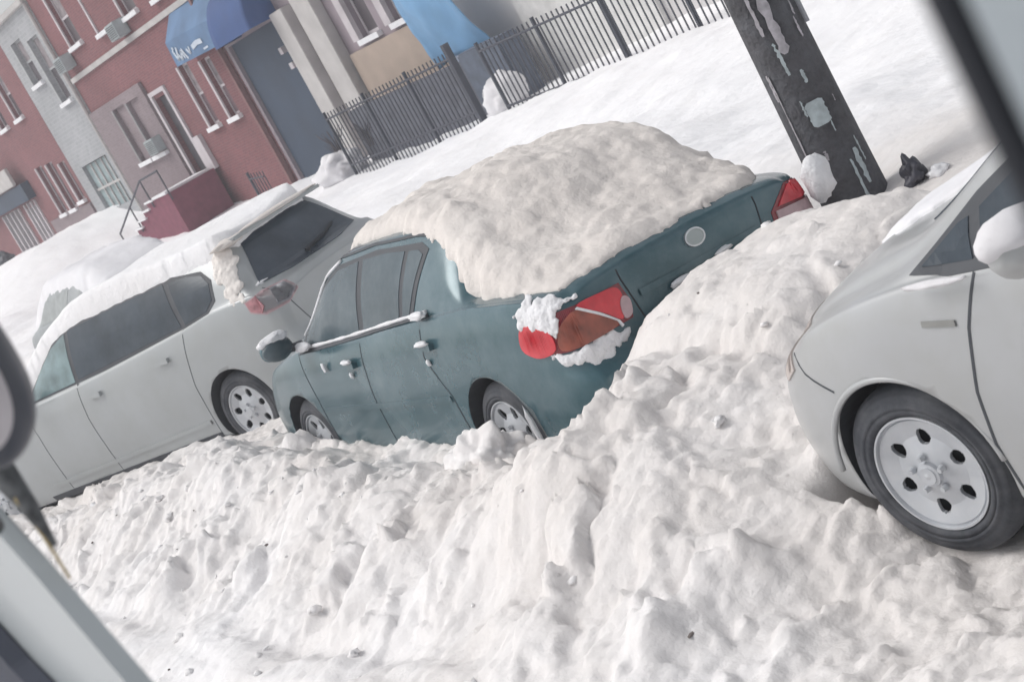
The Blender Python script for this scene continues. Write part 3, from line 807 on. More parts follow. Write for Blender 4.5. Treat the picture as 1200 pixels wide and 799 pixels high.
# keep the snow out of the car bodies: press it down inside each footprint
def press(car, m=.04, floor=.12):
    global H
    s_, w_ = None, None
    Mi = car.M.inverted()
    lx = Mi[0][0] * gx + Mi[0][1] * gy + Mi[0][3]; ly = Mi[1][0] * gx + Mi[1][1] * gy + Mi[1][3]
    d = np.minimum(np.minimum(-lx - .02, car.L - .25 + lx), np.minimum(ly - m, car.W - m - ly))
    H = np.where(d > 0, H * (1 - sstep(0, .10, d)) + floor * sstep(0, .10, d), H)
press(GREEN); press(SILVER, floor=-.14); press(PRIUS, floor=.0)
# hollow around the pale car's front wheel and along the silver car
H = H + near * bump2(1.9, -.25, .35, .35, .10)
H = H - bump2(-8.6, -.25, 2.2, .35, .10)
dirt = .55 + .35 * sstep(-1.4, -.2, gy) * near + fbm(gx * .7, gy * .7, 61, 4) * .28 * near - .55 * (1 - near) * sstep(1.8, 3.4, gy) + bump2(-20, 4.3, 6, 2.2, .35)
dirt = dirt + .25 * bump2(.7, 1.0, 1.1, 1.3, 1.0) + .55 * bump2(.9, 2.6, 2.2, 1.6, 1.0, 3)
dirt = np.clip(dirt, 0, 1)
nx, ny = gx.shape
verts = np.stack([gx.ravel(), gy.ravel(), H.ravel()], -1).astype(np.float32)
ii, jj = np.meshgrid(np.arange(nx - 1), np.arange(ny - 1), indexing='ij')
a = (ii * ny + jj).ravel()
quads = np.stack([a, a + ny, a + ny + 1, a + 1], -1).astype(np.int32)
me = bpy.data.meshes.new('snow_ground')
me.vertices.add(len(verts)); me.vertices.foreach_set('co', verts.ravel())
me.loops.add(quads.size); me.loops.foreach_set('vertex_index', quads.ravel())
me.polygons.add(len(quads)); me.polygons.foreach_set('loop_start', np.arange(0, quads.size, 4, dtype=np.int32))
me.update(calc_edges=True)
at = me.attributes.new('dirt', 'FLOAT', 'POINT'); at.data.foreach_set('value', dirt.ravel().astype(np.float32))
ground = link('snow_ground', me, M_SNOW, None, smooth=True); tag(ground, kind='structure')

def gz(x, y):
    i = int(np.clip(np.searchsorted(X, x) - 1, 0, len(X) - 2)); j = int(np.clip(np.searchsorted(Y, y) - 1, 0, len(Y) - 2))
    return float(H[i, j])

# loose clods and grit on the plowed snow: nobody could count them
bm = bmesh.new()
for k in range(200):
    x = rng.uniform(-8.5, 2.6); y = rng.uniform(-2.2, -.2) if x < .2 else rng.uniform(-2.1, 1.4)
    if y > -.45 and x < -.0: y -= .3
    if 1.4 < x and y > -.5: continue
    r = rng.choice([.008, .011, .015, .02, .028]) * rng.uniform(.7, 1.3)
    mt = Matrix.Translation((x, y, gz(x, y) + r * .05)) @ Matrix.Rotation(rng.uniform(0, 6), 4, 'Z') @ Matrix.Diagonal((r * rng.uniform(.8, 1.6), r, r * .8, 1))
    g0 = len(bm.verts)
    res = bmesh.ops.create_icosphere(bm, subdivisions=2 if r > .02 else 1, radius=1, matrix=mt)
    for v in res['verts']:
        v.co += Vector([rng.uniform(-1, 1) * r * .38 for _ in range(3)])
cl = bm_obj('snow_clods', bm, M_SNOW, None, smooth=True)
att = cl.data.attributes.new('dirt', 'FLOAT', 'POINT'); att.data.foreach_set('value', [.35] * len(cl.data.vertices))
tag(cl, 'loose snow clods scattered over the plowed bank', 'snow', kind='stuff')
bm = bmesh.new()
for k in range(26):
    x = rng.uniform(-8, 2.8); y = rng.uniform(-2.1, -.35) if x < .3 else rng.uniform(-2.0, 1.3)
    if 1.4 < x and y > -.5: continue
    r = rng.uniform(.004, .011)
    bmesh.ops.create_icosphere(bm, subdivisions=1, radius=1, matrix=Matrix.Translation((x, y, gz(x, y) + r * .4)) @ Matrix.Rotation(rng.uniform(0, 6), 4, 'Z') @ Matrix.Diagonal((r * rng.uniform(1, 2.6), r, r * .7, 1)))
gr = bm_obj('grit', bm, simple('grit', (.16, .14, .13), .9, var=.4, scale=20), None)
tag(gr, 'dark grit and twigs scattered over the snow', 'grit', kind='stuff')

# ------------------------------------------------------------------ snow on the cars
def gtop(s_, w_):
    t = interp([(0.0, 1.00), (.12, 1.02), (.4, 1.07), (.75, 1.19), (1.05, 1.33), (1.35, 1.43), (1.7, 1.48), (2.3, 1.48), (2.8, 1.41), (3.1, 1.27), (3.4, 1.12)], s_)
    lift = interp([(0, .0), (1.0, .04), (1.7, .03), (3, .0)], s_) * math.exp(-((w_ - 1.15) / .5)**2)
    side = interp([(.1, -.10), (.35, -.03), (.7, 0), (1.69, 0)], w_)
    return t + lift + side
g.snowcap('snow_mound', [(.17, .26), (.22, .17), (.45, .12), (.80, .115), (1.0, .145), (1.22, .24), (1.50, .285), (1.85, .33), (2.2, .35), (2.5, .37), (2.75, .44), (3.0, .52), (3.25, .62), (3.3, 1.5), (2.9, 1.66), (1.0, 1.66), (.5, 1.58), (.30, 1.48), (.18, 1.34), (.145, .85)],
    gtop, M_SNOWC, 'big lumpy mound of beige snow heaped over the teal sedan', seed=2, step=.018, lumpy=.75, edge=.16, edge_noise=.035, dirt=.45)
def stop_(s_, w_):
    return interp([(0.4, 1.45), (.7, 1.53), (1.4, 1.555), (2.6, 1.54), (3.1, 1.46), (3.85, 1.12), (4.3, 1.02), (4.9, .84)], s_) + .03 * math.sin(w_ * 4 + s_ * 3)
s.snowcap('roof_snow', [(.50, .40), (.62, .27), (1.0, .245), (2.6, .24), (3.1, .24), (3.7, .13), (4.8, .2), (4.9, .9), (4.8, 1.55), (3.0, 1.6), (.7, 1.5), (.52, 1.3)],
    stop_, M_SNOW, 'smooth blanket of snow on the roof of the silver hatchback', seed=12, step=.022, lumpy=.18, edge=.07, edge_noise=.006, dirt=.12)
def ptop(s_, w_):
    return interp([(1.2, 1.50), (1.9, 1.55), (2.4, 1.51), (2.9, 1.32), (3.3, 1.12), (3.7, .985), (4.1, .84), (4.35, .70)], s_)
p.snowcap('roof_snow', [(1.4, .3), (2.65, .30), (2.72, .8), (2.65, 1.4), (1.4, 1.4)], ptop, M_SNOWF, 'thin white snow on the roof of the pale liftback', seed=22, step=.04, lumpy=.3, edge=.06, edge_noise=.02, dirt=.1)
p.snowcap('hood_snow', [(3.0, .62), (3.35, .55), (3.66, .48), (3.9, .62), (3.95, .9), (3.7, 1.3), (3.3, 1.5), (2.95, 1.4)], lambda a, b: 0, M_SNOWF, 'thin snow along the hood and windshield of the pale liftback', seed=25, step=.025, lumpy=.25, edge=.06, edge_noise=.03, dirt=.3)

# clumps of snow stuck on the cars
def cluster(car, pts, label, seed=0, mat=None, voxel=.008):
    """many small snow grains packed together and fused into one ragged clump; pts are (plane, u, v, radius, lift)"""
    rr = random.Random(seed); bm = bmesh.new()
    for plane, u, v, r, lift in pts:
        l, n = car.hit(plane, u, v)
        if l is None: continue
        for k in range(6):
            t1 = n.orthogonal().normalized(); t2 = n.cross(t1)
            q = l + n * (lift * rr.uniform(-.1, .35)) + (t1 * rr.uniform(-1, 1) + t2 * rr.uniform(-1, 1)) * r
            B = Matrix((t1, t2, n)).transposed().to_4x4()
            bmesh.ops.create_icosphere(bm, subdivisions=2, radius=r * rr.uniform(.75, 1.25), matrix=Matrix.Translation(q) @ B @ Matrix.Diagonal((1, rr.uniform(.6, 1.2), .45, 1)))
    me = bpy.data.meshes.new('snow_clump'); bm.to_mesh(me); bm.free()
    t = bpy.data.objects.new('tmp', me); COL.objects.link(t)
    md = t.modifiers.new('r', 'REMESH'); md.mode = 'VOXEL'; md.voxel_size = voxel
    sm = t.modifiers.new('s', 'SMOOTH'); sm.factor = .5; sm.iterations = 7
    bpy.context.view_layer.update()
    nm = bpy.data.meshes.new_from_object(t.evaluated_get(bpy.context.evaluated_depsgraph_get()))
    bpy.data.objects.remove(t)
    for v_ in nm.vertices:
        v_.co += v_.normal * (mnoise.noise(v_.co * 22) * .008 + mnoise.noise(v_.co * 85) * .005)
    o = link('snow_clump', nm, mat or M_CRUST, None, smooth=True); o.matrix_world = car.M
    tag(o, label, 'snow', 'snow clumps stuck on the parked cars'); return o
def clump(car, s_, w_, z_, r, seed, label, mat=None, rough=.35):
    o = blob('snow_clump', car.W_(s_, w_, z_), r, seed, mat or M_CRUST, None, 3, rough, car.root.rotation_euler.z)
    tag(o, label, 'snow', 'snow clumps stuck on the parked cars'); return o
clump(g, 1.42, -.015, .862, (.07, .02, .014), 1, 'snow on the rear door handle of the teal sedan')
clump(g, 2.44, -.015, .818, (.065, .02, .013), 2, 'snow on the front door handle of the teal sedan')
clump(g, 2.80, -.002, .80, (.014, .012, .030), 3, 'tiny snow spot ahead of the front door handle of the teal sedan')
clump(g, 1.45, -.005, .755, (.015, .010, .018), 4, 'snow dot under the rear door handle of the teal sedan')
clump(g, 2.46, -.005, .735, (.014, .010, .018), 5, 'snow dot under the front door handle of the teal sedan')
clump(g, 1.42, .03, 1.00, (.09, .03, .022), 6, 'snow at the rear end of the window ledge of the teal sedan')
clump(g, 3.06, .03, .935, (.10, .04, .03), 7, 'snow heaped at the mirror foot of the teal sedan')
clump(g, 3.12, -.10, 1.045, (.06, .10, .035), 8, 'snow cap on the door mirror of the teal sedan')
cluster(g, [('polar', a_, z_, r_, .03) for a_, z_, r_ in ((56, .885, .022), (53, .92, .025), (49, .94, .028), (45, .945, .028), (41, .94, .025), (50, .89, .028), (46, .90, .03), (43, .885, .03), (39, .92, .022), (47, .85, .024), (44, .83, .022), (42, .80, .018), (53, .865, .016), (36, .915, .016), (41, .85, .022), (32, .92, .012), (59, .92, .012))], 'large snow clump over the near taillight of the teal sedan', 5)
cluster(g, [('polar', a_, z_, r_, .02) for a_, z_, r_ in ((47, .70, .014), (44, .69, .018), (41, .675, .026), (37, .665, .032), (33, .65, .034), (29, .655, .034), (26, .655, .026), (34, .62, .022), (23, .665, .02), (20, .67, .014))], 'snow ledge under the near taillight of the teal sedan', 6)
clump(g, .06, 1.64, .88, (.07, .07, .12), 12, 'grey snow lump beside the far taillight of the teal sedan')
clump(g, .07, .70, .76, (.02, .07, .018), 13, 'left snow smear on the trunk panel of the teal sedan')
clump(g, .07, .98, .79, (.02, .05, .016), 14, 'right snow smear on the trunk panel of the teal sedan')
# ledge line of snow on the window sill moulding
bm = bmesh.new()
pts = []
for k in range(30):
    s_ = 1.40 + k * (3.14 - 1.40) / 29; l, n = g.hit('side', s_, interp([(1.38, 1.0), (1.9, .972), (2.5, .937), (3.2, .907)], s_)); pts.append(l + n * .006)
tube(bm, pts, [.007 + .006 * rng.random() for _ in pts], 7)
o = bm_obj('snow_line', bm, M_CRUST, None, smooth=True); o.matrix_world = g.M; tag(o, 'thin line of snow along the window ledge of the teal sedan', 'snow')
bm = bmesh.new(); pts = []
for k in range(12):
    s_ = 3.16 - k * .055; z_ = interp([(2.5, 1.34), (2.8, 1.25), (3.0, 1.12), (3.2, .93)], s_); l, n = g.hit('side', s_ + .03, z_)
    if l is not None: pts.append(l + n * .004)
tube(bm, pts, [.007 + .005 * rng.random() for _ in pts], 7)
o = bm_obj('snow_line', bm, M_CRUST, None, smooth=True); o.matrix_world = g.M; tag(o, 'thin rim of snow up the windshield pillar of the teal sedan', 'snow')
# snow packed on the wheels
blob('snow_clump', g.W_(1.0, -.12, .20), (.27, .17, .23), 31, M_SNOW, None, 5, .38)
o = bpy.context.scene.objects[-1]
for o in [o for o in bpy.data.objects if o.name.startswith('snow_clump') and 'label' not in o]:
    tag(o, 'rounded snow chunk packed against the rear wheel of the teal sedan', 'snow', 'snow clumps stuck on the parked cars')
clump(g, 3.58, -.08, .25, (.26, .13, .20), 32, 'snow packed ahead of the front wheel of the teal sedan', M_SNOW)
clump(g, .64, -.012, .36, (.012, .014, .13), 33, 'thin snow streak behind the rear wheel arch of the teal sedan')
cluster(s, [('polar', a_, z_, r_, .01) for a_, z_, r_ in ((74, 1.32, .045), (68, 1.34, .05), (60, 1.35, .05), (54, 1.34, .04), (52, 1.27, .04), (60, 1.26, .05), (68, 1.24, .045), (54, 1.18, .04), (62, 1.16, .045), (56, 1.08, .04), (64, 1.06, .035), (60, 1.0, .035), (53, 1.0, .03))], 'beige snow packed on the rear pillar of the silver hatchback', 7, M_SNOWC, .009)
clump(s, .56, .36, 1.41, (.14, .16, .035), 35, 'snow on the near roof corner of the silver hatchback', M_SNOWC)
clump(s, .47, .95, 1.44, (.07, .5, .025), 36, 'snow along the rear roof edge of the silver hatchback', M_SNOWC, .2)
clump(s, .35, .30, 1.02, (.04, .10, .03), 37, 'snow at the near foot of the rear glass of the silver hatchback')
clump(p, 2.67, -.12, 1.11, (.095, .128, .062), 38, 'rounded cap of snow on the door mirror of the pale liftback', M_SNOWF, .12)
clump(p, 3.14, -.005, .962, (.12, .015, .012), 39, 'white snow ledge below the front window of the pale liftback', M_SNOWF)

# ------------------------------------------------------------------ utility pole
pole = empty('utility_pole', (-.27, 1.98, .1))
M_POLE = simple('old_pole_wood', (.075, .074, .082), .9, var=.35, scale=5, bump=.9, bscale=30, dirt=((.16, .17, .19), .5, 9))
bm = bmesh.new()
seg = 28; rings = []
for i in range(60):
    z = i * .14; rr = .158 - .004 * z + (.035 * math.exp(-z / .35))
    ring = []
    for k in range(seg):
        t = 2 * math.pi * k / seg
        q = rr * (1 + .05 * mnoise.noise(Vector((math.cos(t) * 3, math.sin(t) * 3, z * .5))) + .03 * mnoise.noise(Vector((math.cos(t) * 9, math.sin(t) * 9, z * .8))))
        ring.append(bm.verts.new((q * math.cos(t), q * math.sin(t), z)))
    rings.append(ring)
for i in range(59):
    for k in range(seg): bm.faces.new((rings[i][k], rings[i][(k + 1) % seg], rings[i + 1][(k + 1) % seg], rings[i + 1][k]))
bm.faces.new(rings[-1])
bm_obj('trunk', bm, M_POLE, pole, smooth=True)
def pole_patch(name, ang, z0, z1, width, mat, t=.006, ragged=.3, seed=0):
    """a torn paper or bare-wood patch lying on the round pole"""
    bm = bmesh.new(); n = 12; m = 7; r0 = random.Random(seed); G = []
    for i in range(n + 1):
        z = z0 + (z1 - z0) * i / n; row = []
        e0 = 1 - ragged * r0.random(); e1 = 1 - ragged * r0.random()
        if i in (0, n): e0 *= .6; e1 *= .6
        for j in range(m + 1):
            u = -e0 + (e0 + e1) * j / m
            a_ = RAD(ang) + u * width / 2 / .16
            rr = .158 - .004 * z + (.035 * math.exp(-z / .35)) + t + .004
            row.append(bm.verts.new((rr * math.cos(a_), rr * math.sin(a_), z)))
        G.append(row)
    for i in range(n):
        for j in range(m): bm.faces.new((G[i][j], G[i][j + 1], G[i + 1][j + 1], G[i + 1][j]))
    return bm_obj(name, bm, mat, pole)
M_PAPER = simple('weathered_paper', (.44, .50, .52), .9, var=.2, scale=22)
M_PAPER2 = simple('weathered_pink_paper', (.42, .40, .43), .9, var=.3, scale=22)
# camera side of the pole faces toward (+x, -y)
CA = math.degrees(math.atan2(CAMP.y - 1.98, CAMP.x + .27))
pole_patch('notice', CA + 6, .83, .96, .10, M_PAPER, ragged=.15, seed=1)
pole_patch('paper_scrap', CA + 2, 1.22, 1.52, .06, M_PAPER2, ragged=.5, seed=2)
pole_patch('paper_scrap', CA - 20, 1.34, 1.56, .025, M_PAPER2, ragged=.6, seed=3)
pole_patch('paper_scrap', CA + 1, 1.78, 1.90, .10, M_PAPER2, ragged=.4, seed=4)
pole_patch('paper_scrap', CA + 34, .47, .66, .035, M_PAPER, ragged=.6, seed=5)
pole_patch('paper_scrap', CA + 20, .40, .62, .02, M_PAPER, ragged=.7, seed=6)
pole_patch('paper_scrap', CA - 48, .55, 1.15, .012, M_PAPER2, ragged=.8, seed=7)
pole_patch('paper_scrap', CA + 12, 1.05, 1.12, .02, M_PAPER, ragged=.5, seed=8)
for k_ in range(16):
    z_ = rng.uniform(.35, 2.0); pole_patch('paper_scrap', CA + rng.uniform(-55, 55), z_, z_ + rng.uniform(.03, .16), rng.uniform(.008, .022), rng.choice([M_PAPER, M_PAPER2]), ragged=.8, seed=20 + k_)
bm = bmesh.new(); tube(bm, [(.172 * math.cos(RAD(CA + 72)), .172 * math.sin(RAD(CA + 72)), 1.3), (.165 * math.cos(RAD(CA + 72)), .165 * math.sin(RAD(CA + 72)), 6)], .012, 8)
bm_obj('ground_wire', bm, simple('wire_guard', (.3, .31, .34), .6), pole)
tag(pole, 'dark weathered wooden utility pole with torn paper scraps behind the sedan', 'utility pole')
# cross arm high above the frame
bx('crossarm', (-.06, .06, -1.1, 1.1, 7.6, 7.72), M_POLE, pole, bev=.008)
# dark crumpled rubbish at the foot of the pole
rag = blob('rubbish_bag', (.10, 2.06, .52), (.055, .06, .085), 51, simple('black_plastic', (.045, .045, .06), .5, var=.4, scale=8), None, 4, .8)
tag(rag, 'dark crumpled rubbish stuck in the snow at the foot of the pole', 'rubbish')
rg2 = blob('snow_clump', (.20, 2.12, .50), (.06, .06, .035), 52, M_CRUST, None, 3, .4); tag(rg2, 'small snow lump beside the dark rubbish at the pole', 'snow', 'snow clumps stuck on the parked cars')

# ------------------------------------------------------------------ houses across the sidewalk
M_BRICK = brick_mat('red_brick', (.215, .075, .08), (.165, .058, .066), (.22, .14, .14))
M_BRICKO = brick_mat('orange_brick', (.30, .125, .11), (.25, .10, .095), (.24, .16, .15))
M_BROWN = brick_mat('brown_brick', (.24, .19, .205), (.20, .16, .17), (.27, .22, .23))
M_STONE = brick_mat('grey_stone', (.36, .37, .385), (.30, .31, .325), (.42, .42, .43), .6)
M_TAN = simple('tan_render', (.40, .32, .265), .9, var=.1, scale=2, bump=.3)
M_MAUVE = simple('mauve_render', (.27, .225, .25), .9, var=.15, scale=2)
M_PALE = simple('pale_trim', (.52, .48, .50), .8, var=.12, scale=3)
M_CREAM = simple('cream_stone', (.47, .45, .44), .85, var=.12, scale=2.5, bump=.3)
M_SLATE = simple('blue_grey_shutter', (.024, .044, .078), .7, var=.12, scale=1.5)
M_WGLASS = simple('house_glass', (.10, .085, .095), .25, var=.25, scale=2)
M_WGLASSR = simple('house_glass_reddish', (.17, .12, .135), .25, var=.2, scale=2)
M_DKDOOR = simple('dark_door', (.05, .045, .055), .6, var=.3)
M_ROOF = simple('grey_roof', (.15, .155, .165), .9, var=.2)
M_MAROON = simple('maroon_steps', (.19, .05, .08), .85, var=.15)
M_IRON = simple('black_iron', (.045, .05, .068), .7)
M_TEAL = simple('pale_teal_panel', (.25, .32, .33), .7, var=.3, scale=4)
YF = 10.5
M_CURT = simple('curtain_cloth', (.24, .21, .22), .9, var=.35, scale=7)

def wall(parent, name, x0, x1, z0, z1, holes, mat, y=YF, depth=8, rv=.16):
    """front wall with real window openings, reveals and the block of the house behind"""
    bm = bmesh.new()
    xs = sorted({x0, x1, *[h[0] for h in holes], *[h[1] for h in holes]}); zs = sorted({z0, z1, *[h[2] for h in holes], *[h[3] for h in holes]})
    xs = [x for x in xs if x0 <= x <= x1]; zs = [z for z in zs if z0 <= z <= z1]
    def q(*pts): bm.faces.new([bm.verts.new(p_) for p_ in pts])
    for i in range(len(xs) - 1):
        for j in range(len(zs) - 1):
            cx, cz = (xs[i] + xs[i + 1]) / 2, (zs[j] + zs[j + 1]) / 2
            if any(h[0] < cx < h[1] and h[2] < cz < h[3] for h in holes): continue
            q((xs[i], y, zs[j]), (xs[i + 1], y, zs[j]), (xs[i + 1], y, zs[j + 1]), (xs[i], y, zs[j + 1]))
    for a0, a1, b0, b1 in holes:
        q((a0, y, b0), (a0, y + rv, b0), (a0, y + rv, b1), (a0, y, b1)); q((a1, y, b0), (a1, y, b1), (a1, y + rv, b1), (a1, y + rv, b0))
        q((a0, y, b0), (a1, y, b0), (a1, y + rv, b0), (a0, y + rv, b0)); q((a0, y, b1), (a0, y + rv, b1), (a1, y + rv, b1), (a1, y, b1))
    q((x0, y, z0), (x0, y, z1), (x0, y + depth, z1), (x0, y + depth, z0)); q((x1, y, z0), (x1, y + depth, z0), (x1, y + depth, z1), (x1, y, z1))
    q((x0, y + depth, z0), (x0, y + depth, z1), (x1, y + depth, z1), (x1, y + depth, z0)); q((x0, y, z1), (x1, y, z1), (x1, y + depth, z1), (x0, y + depth, z1))
    bmesh.ops.remove_doubles(bm, verts=bm.verts, dist=1e-4)
    me = bpy.data.meshes.new(name); bm.to_mesh(me); bm.free()
    return link(name, me, mat, parent)

def window(parent, x0, x1, z0, z1, y=YF, left_trim=True, sill=True, glass=None, trim=None, lintel=False, bar=True):
    trim = trim or M_PALE
    bm = bmesh.new(); f = .05
    yb = y + .10
    for b in ((x0, x0 + f, yb, yb + .05, z0, z1), (x1 - f, x1, yb, yb + .05, z0, z1), (x0 + f, x1 - f, yb, yb + .05, z1 - f, z1), (x0 + f, x1 - f, yb, yb + .05, z0, z0 + f)): box(bm, *b)
    if bar: box(bm, x0 + f, x1 - f, yb - .01, yb + .04, (z0 + z1) / 2 - .025, (z0 + z1) / 2 + .025)
    if left_trim: box(bm, x0 - .10, x0 - .002, y - .035, y + .10, z0, z1)
    wn = bm_obj('window', bm, trim, parent)
    bx('pane', (x0 + f, x1 - f, yb + .02, yb + .035, z0 + f, z1 - f), glass or M_WGLASS, wn)
    if bar: bx('curtain', (x0 + f + .01, x1 - f - .01, yb + .012, yb + .018, (z0 + z1) / 2 + .03, z1 - f - .01), M_CURT, wn)
    if sill: bx('sill', (x0 - .10, x1 + .06, y - .10, y + .09, z0 - .10, z0 - .003), M_CRUST, wn)
    if lintel: bx('lintel', (x0 - .12, x1 + .08, y - .04, y + .09, z1 + .003, z1 + .12), trim, wn)
    return wn

# house with the stoop (red brick)
hc = empty('brick_house', (-31, YF, 0)); hc.location = (0, 0, 0)
wins = [(-29.12, -28.58, 2.05, 3.45), (-27.88, -27.36, 2.03, 3.32)]
ups = [(-34.35, -33.5, 5.12, 6.4), (-32.25, -31.4, 4.98, 6.3), (-30.35, -29.5, 4.92, 6.3), (-28.4, -27.6, 4.85, 6.3)]
ups2 = [(a0, a1, b0 + 2.7, b1 + 2.7) for a0, a1, b0, b1 in ups]
door = (-31.28, -30.48, 1.28, 3.12)
wall(hc, 'wall', -31.45, -26.45, 0, 9.6, wins + [u for u in ups + ups2 if u[0] > -31.4] + [door], M_BRICK)
wall(hc, 'bay', -35.55, -31.452, 0, 9.6, [(-33.80, -33.0, 2.05, 3.40), (-32.75, -31.95, 2.05, 3.38)] + [u for u in ups + ups2 if u[0] < -32.5], M_BRICK)
# darker ground-floor facing of the bay
wall(hc, 'bay_facing', -35.50, -31.50, 0, 3.62, [(-33.80, -33.0, 2.05, 3.40), (-32.75, -31.95, 2.05, 3.38)], M_BROWN, y=YF - .09, depth=.08, rv=.085)
for h in wins: window(hc, *h, glass=M_WGLASSR)
for h in ups: window(hc, *h, glass=M_WGLASS)
for h in ups2: window(hc, *h)
for h in ((-33.80, -33.0, 2.05, 3.40), (-32.75, -31.95, 2.05, 3.38)): window(hc, *h, y=YF - .09, trim=simple('grey_trim', (.26, .25, .26), .8))
dr = bx('door', (-31.26, -30.50, YF + .11, YF + .16, 1.30, 3.10), M_DKDOOR, hc); bx('handle', (-30.60, -30.56, YF + .07, YF + .108, 2.1, 2.25), M_CHROME, dr)
bm = bmesh.new(); box(bm, -31.42, -31.285, YF - .05, YF + .09, 1.28, 3.2); box(bm, -30.475, -30.34, YF - .05, YF + .09, 1.28, 3.2); box(bm, -31.42, -30.34, YF - .05, YF + .09, 3.203, 3.30)
bm_obj('door_frame', bm, M_PALE, hc)
bx('notice_board', (-30.22, -29.86, YF - .10, YF - .003, 1.22, 2.02), M_PALE, hc)
bx('string_course', (-35.5, -26.46, YF - .06, YF - .003, 4.42, 4.54), M_CREAM, hc)
bx('cornice', (-35.6, -26.4, YF - .35, YF - .003, 9.4, 9.7), M_CREAM, hc, bev=.03)
bx('flat_roof', (-35.5, -26.5, YF + .01, YF + 8, 9.603, 9.70), M_ROOF, hc)
bx('downpipe', (-26.62, -26.52, YF - .12, YF - .02, .2, 9.3), simple('rusty_pipe', (.20, .10, .10), .8), hc)
tag(hc, 'red brick row house with maroon stoop and tall pale-trimmed windows', 'house')
# window air conditioners
def ac(x, z, label):
    r0 = empty('air_conditioner', (x, YF - .02, z))
    bx('casing', (-.30, .30, -.30, .0, 0, .36), simple('ac_casing', (.36, .40, .41), .6), r0, bev=.012)
    bm = bmesh.new()
    for k in range(7): box(bm, -.26, .26, -.312, -.302, .04 + k * .042, .055 + k * .042)
    bm_obj('grille', bm, M_TRIM, r0)
    tag(r0, label, 'air conditioner', 'window air conditioners')
ac(-34.9, 4.72, 'grey window air conditioner on the upper left of the brick house'); ac(-30.7, 4.60, 'air conditioner under the third upper window of the brick house')
ac(-32.2, 2.07, 'small white air conditioner in the ground floor bay window')
# stoop
st = empty('stoop', (-31.6, YF - .1, 0)); st.location = (0, 0, 0)
bm = bmesh.new(); n = 6
for k in range(n):
    box(bm, -34.0 + k * .5, -34.0 + (k + 1) * .5 - .002, YF - 1.3, YF - .12, -.1, .30 + (k + 1) * .155)
box(bm, -31.0, -29.9, YF - 1.3, YF - .12, -.1, 1.25)
bm_obj('steps', bm, M_MAROON, st)
bm = bmesh.new()
for k in range(1, n): box(bm, -34.0 + k * .5 + .03, -34.0 + (k + 1) * .5 + .10, YF - 1.36, YF - .4, .302 + (k + 1) * .155, .345 + (k + 1) * .155)
box(bm, -30.88, -29.95, YF - 1.34, YF - .2, 1.252, 1.31)
o = bm_obj('step_snow', bm, M_CRUST, None); tag(o, 'snow lying on the treads of the maroon stoop', 'snow')
bm = bmesh.new(); tube(bm, [(-34.1, YF - 1.34, .85), (-31.0, YF - 1.34, 1.75), (-29.7, YF - 1.34, 1.78)], .022)
for x, z0, z1 in ((-34.1, .3, .85), (-32.5, .7, 1.3), (-31.0, 1.1, 1.75), (-29.7, 1.1, 1.78)): tube(bm, [(x, YF - 1.34, z0), (x, YF - 1.34, z1)], .018)
bm_obj('railing', bm, M_IRON, st)
tag(st, 'maroon painted stoop with snowy treads at the brick house', 'stoop')

# grey stone house
hb = empty('stone_house'); 
bw = [(-38.3, -37.5, 4.95, 6.1), (-37.0, -36.2, 4.2, 5.9)]
wall(hb, 'wall', -39.15, -35.56, 0, 6.62, bw + [(-38.4, -36.2, 1.35, 2.62)], M_STONE)
for h in bw: window(hb, *h, trim=simple('grey_pale_trim', (.38, .39, .40), .8))
gd = bx('garage_front', (-38.38, -36.22, YF + .1, YF + .15, 1.3, 2.60), M_TEAL, hb)
bm = bmesh.new()
for x in (-37.9, -37.45, -36.95, -36.6): box(bm, x, x + .05, YF + .06, YF + .098, 1.3, 2.6)
box(bm, -38.38, -36.22, YF + .055, YF + .096, 1.9, 1.96)
bm_obj('door_frame', bm, M_CREAM, gd)
bx('parapet', (-39.2, -35.6, YF - .12, YF + .3, 6.62, 6.78), M_CREAM, hb, bev=.02)
bm = bmesh.new(); tube(bm, [(-35.62, YF - .07, .9), (-35.62, YF - .07, 6.6)], .055); bm_obj('downpipe', bm, M_CREAM, hb)
tag(hb, 'narrow grey stone row house left of the red brick house', 'house')

# far red house with shop
ha = empty('shop_house')
aw = [(-42.0, -41.45, 1.80, 3.2), (-41.0, -40.45, 1.80, 3.15), (-39.95, -39.45, 1.9, 3.0), (-42.9, -42.2, 4.55, 5.9), (-41.2, -40.5, 4.55, 5.9), (-45.4, -44.7, 4.6, 5.9)]
wall(ha, 'wall', -43.3, -39.16, 0, 6.45, [h for h in aw if h[0] > -43.3], M_BRICK, y=YF)
wall(ha, 'shop_wall', -56, -43.302, 0, 6.45, [(-45.4, -44.7, 4.6, 5.9), (-47.8, -47.1, 4.6, 5.9), (-44.9, -43.7, 1.1, 2.35), (-47.6, -45.6, 1.2, 2.5)], M_BRICK, y=YF)
for h in aw: window(ha, *h, bar=h[2] > 4)
window(ha, -47.8, -47.1, 4.6, 5.9)
bx('facing', (-43.28, -39.2, YF - .05, YF - .002, 0, 1.75), M_BROWN, ha)
bx('fascia', (-50, -43.31, YF - .25, YF - .005, 2.55, 3.05), M_SLATE, ha)
bx('sign_board', (-50, -43.6, YF - .35, YF - .252, 3.08, 3.62), M_CREAM, ha, bev=.02)
for x0_, x1_, n_ in ((-44.9, -43.7, 3), (-47.6, -45.6, 4)):
    bm = bmesh.new()
    for k in range(n_ + 1):
        xx = x0_ + (x1_ - x0_) * k / n_; box(bm, xx - .05, xx + .05, YF - .05, YF + .06, 1.0, 2.5)
    sf = bm_obj('shop_window', bm, M_PALE, ha); bx('pane', (x0_, x1_, YF + .07, YF + .09, 1.0, 2.5), M_WGLASS, sf)
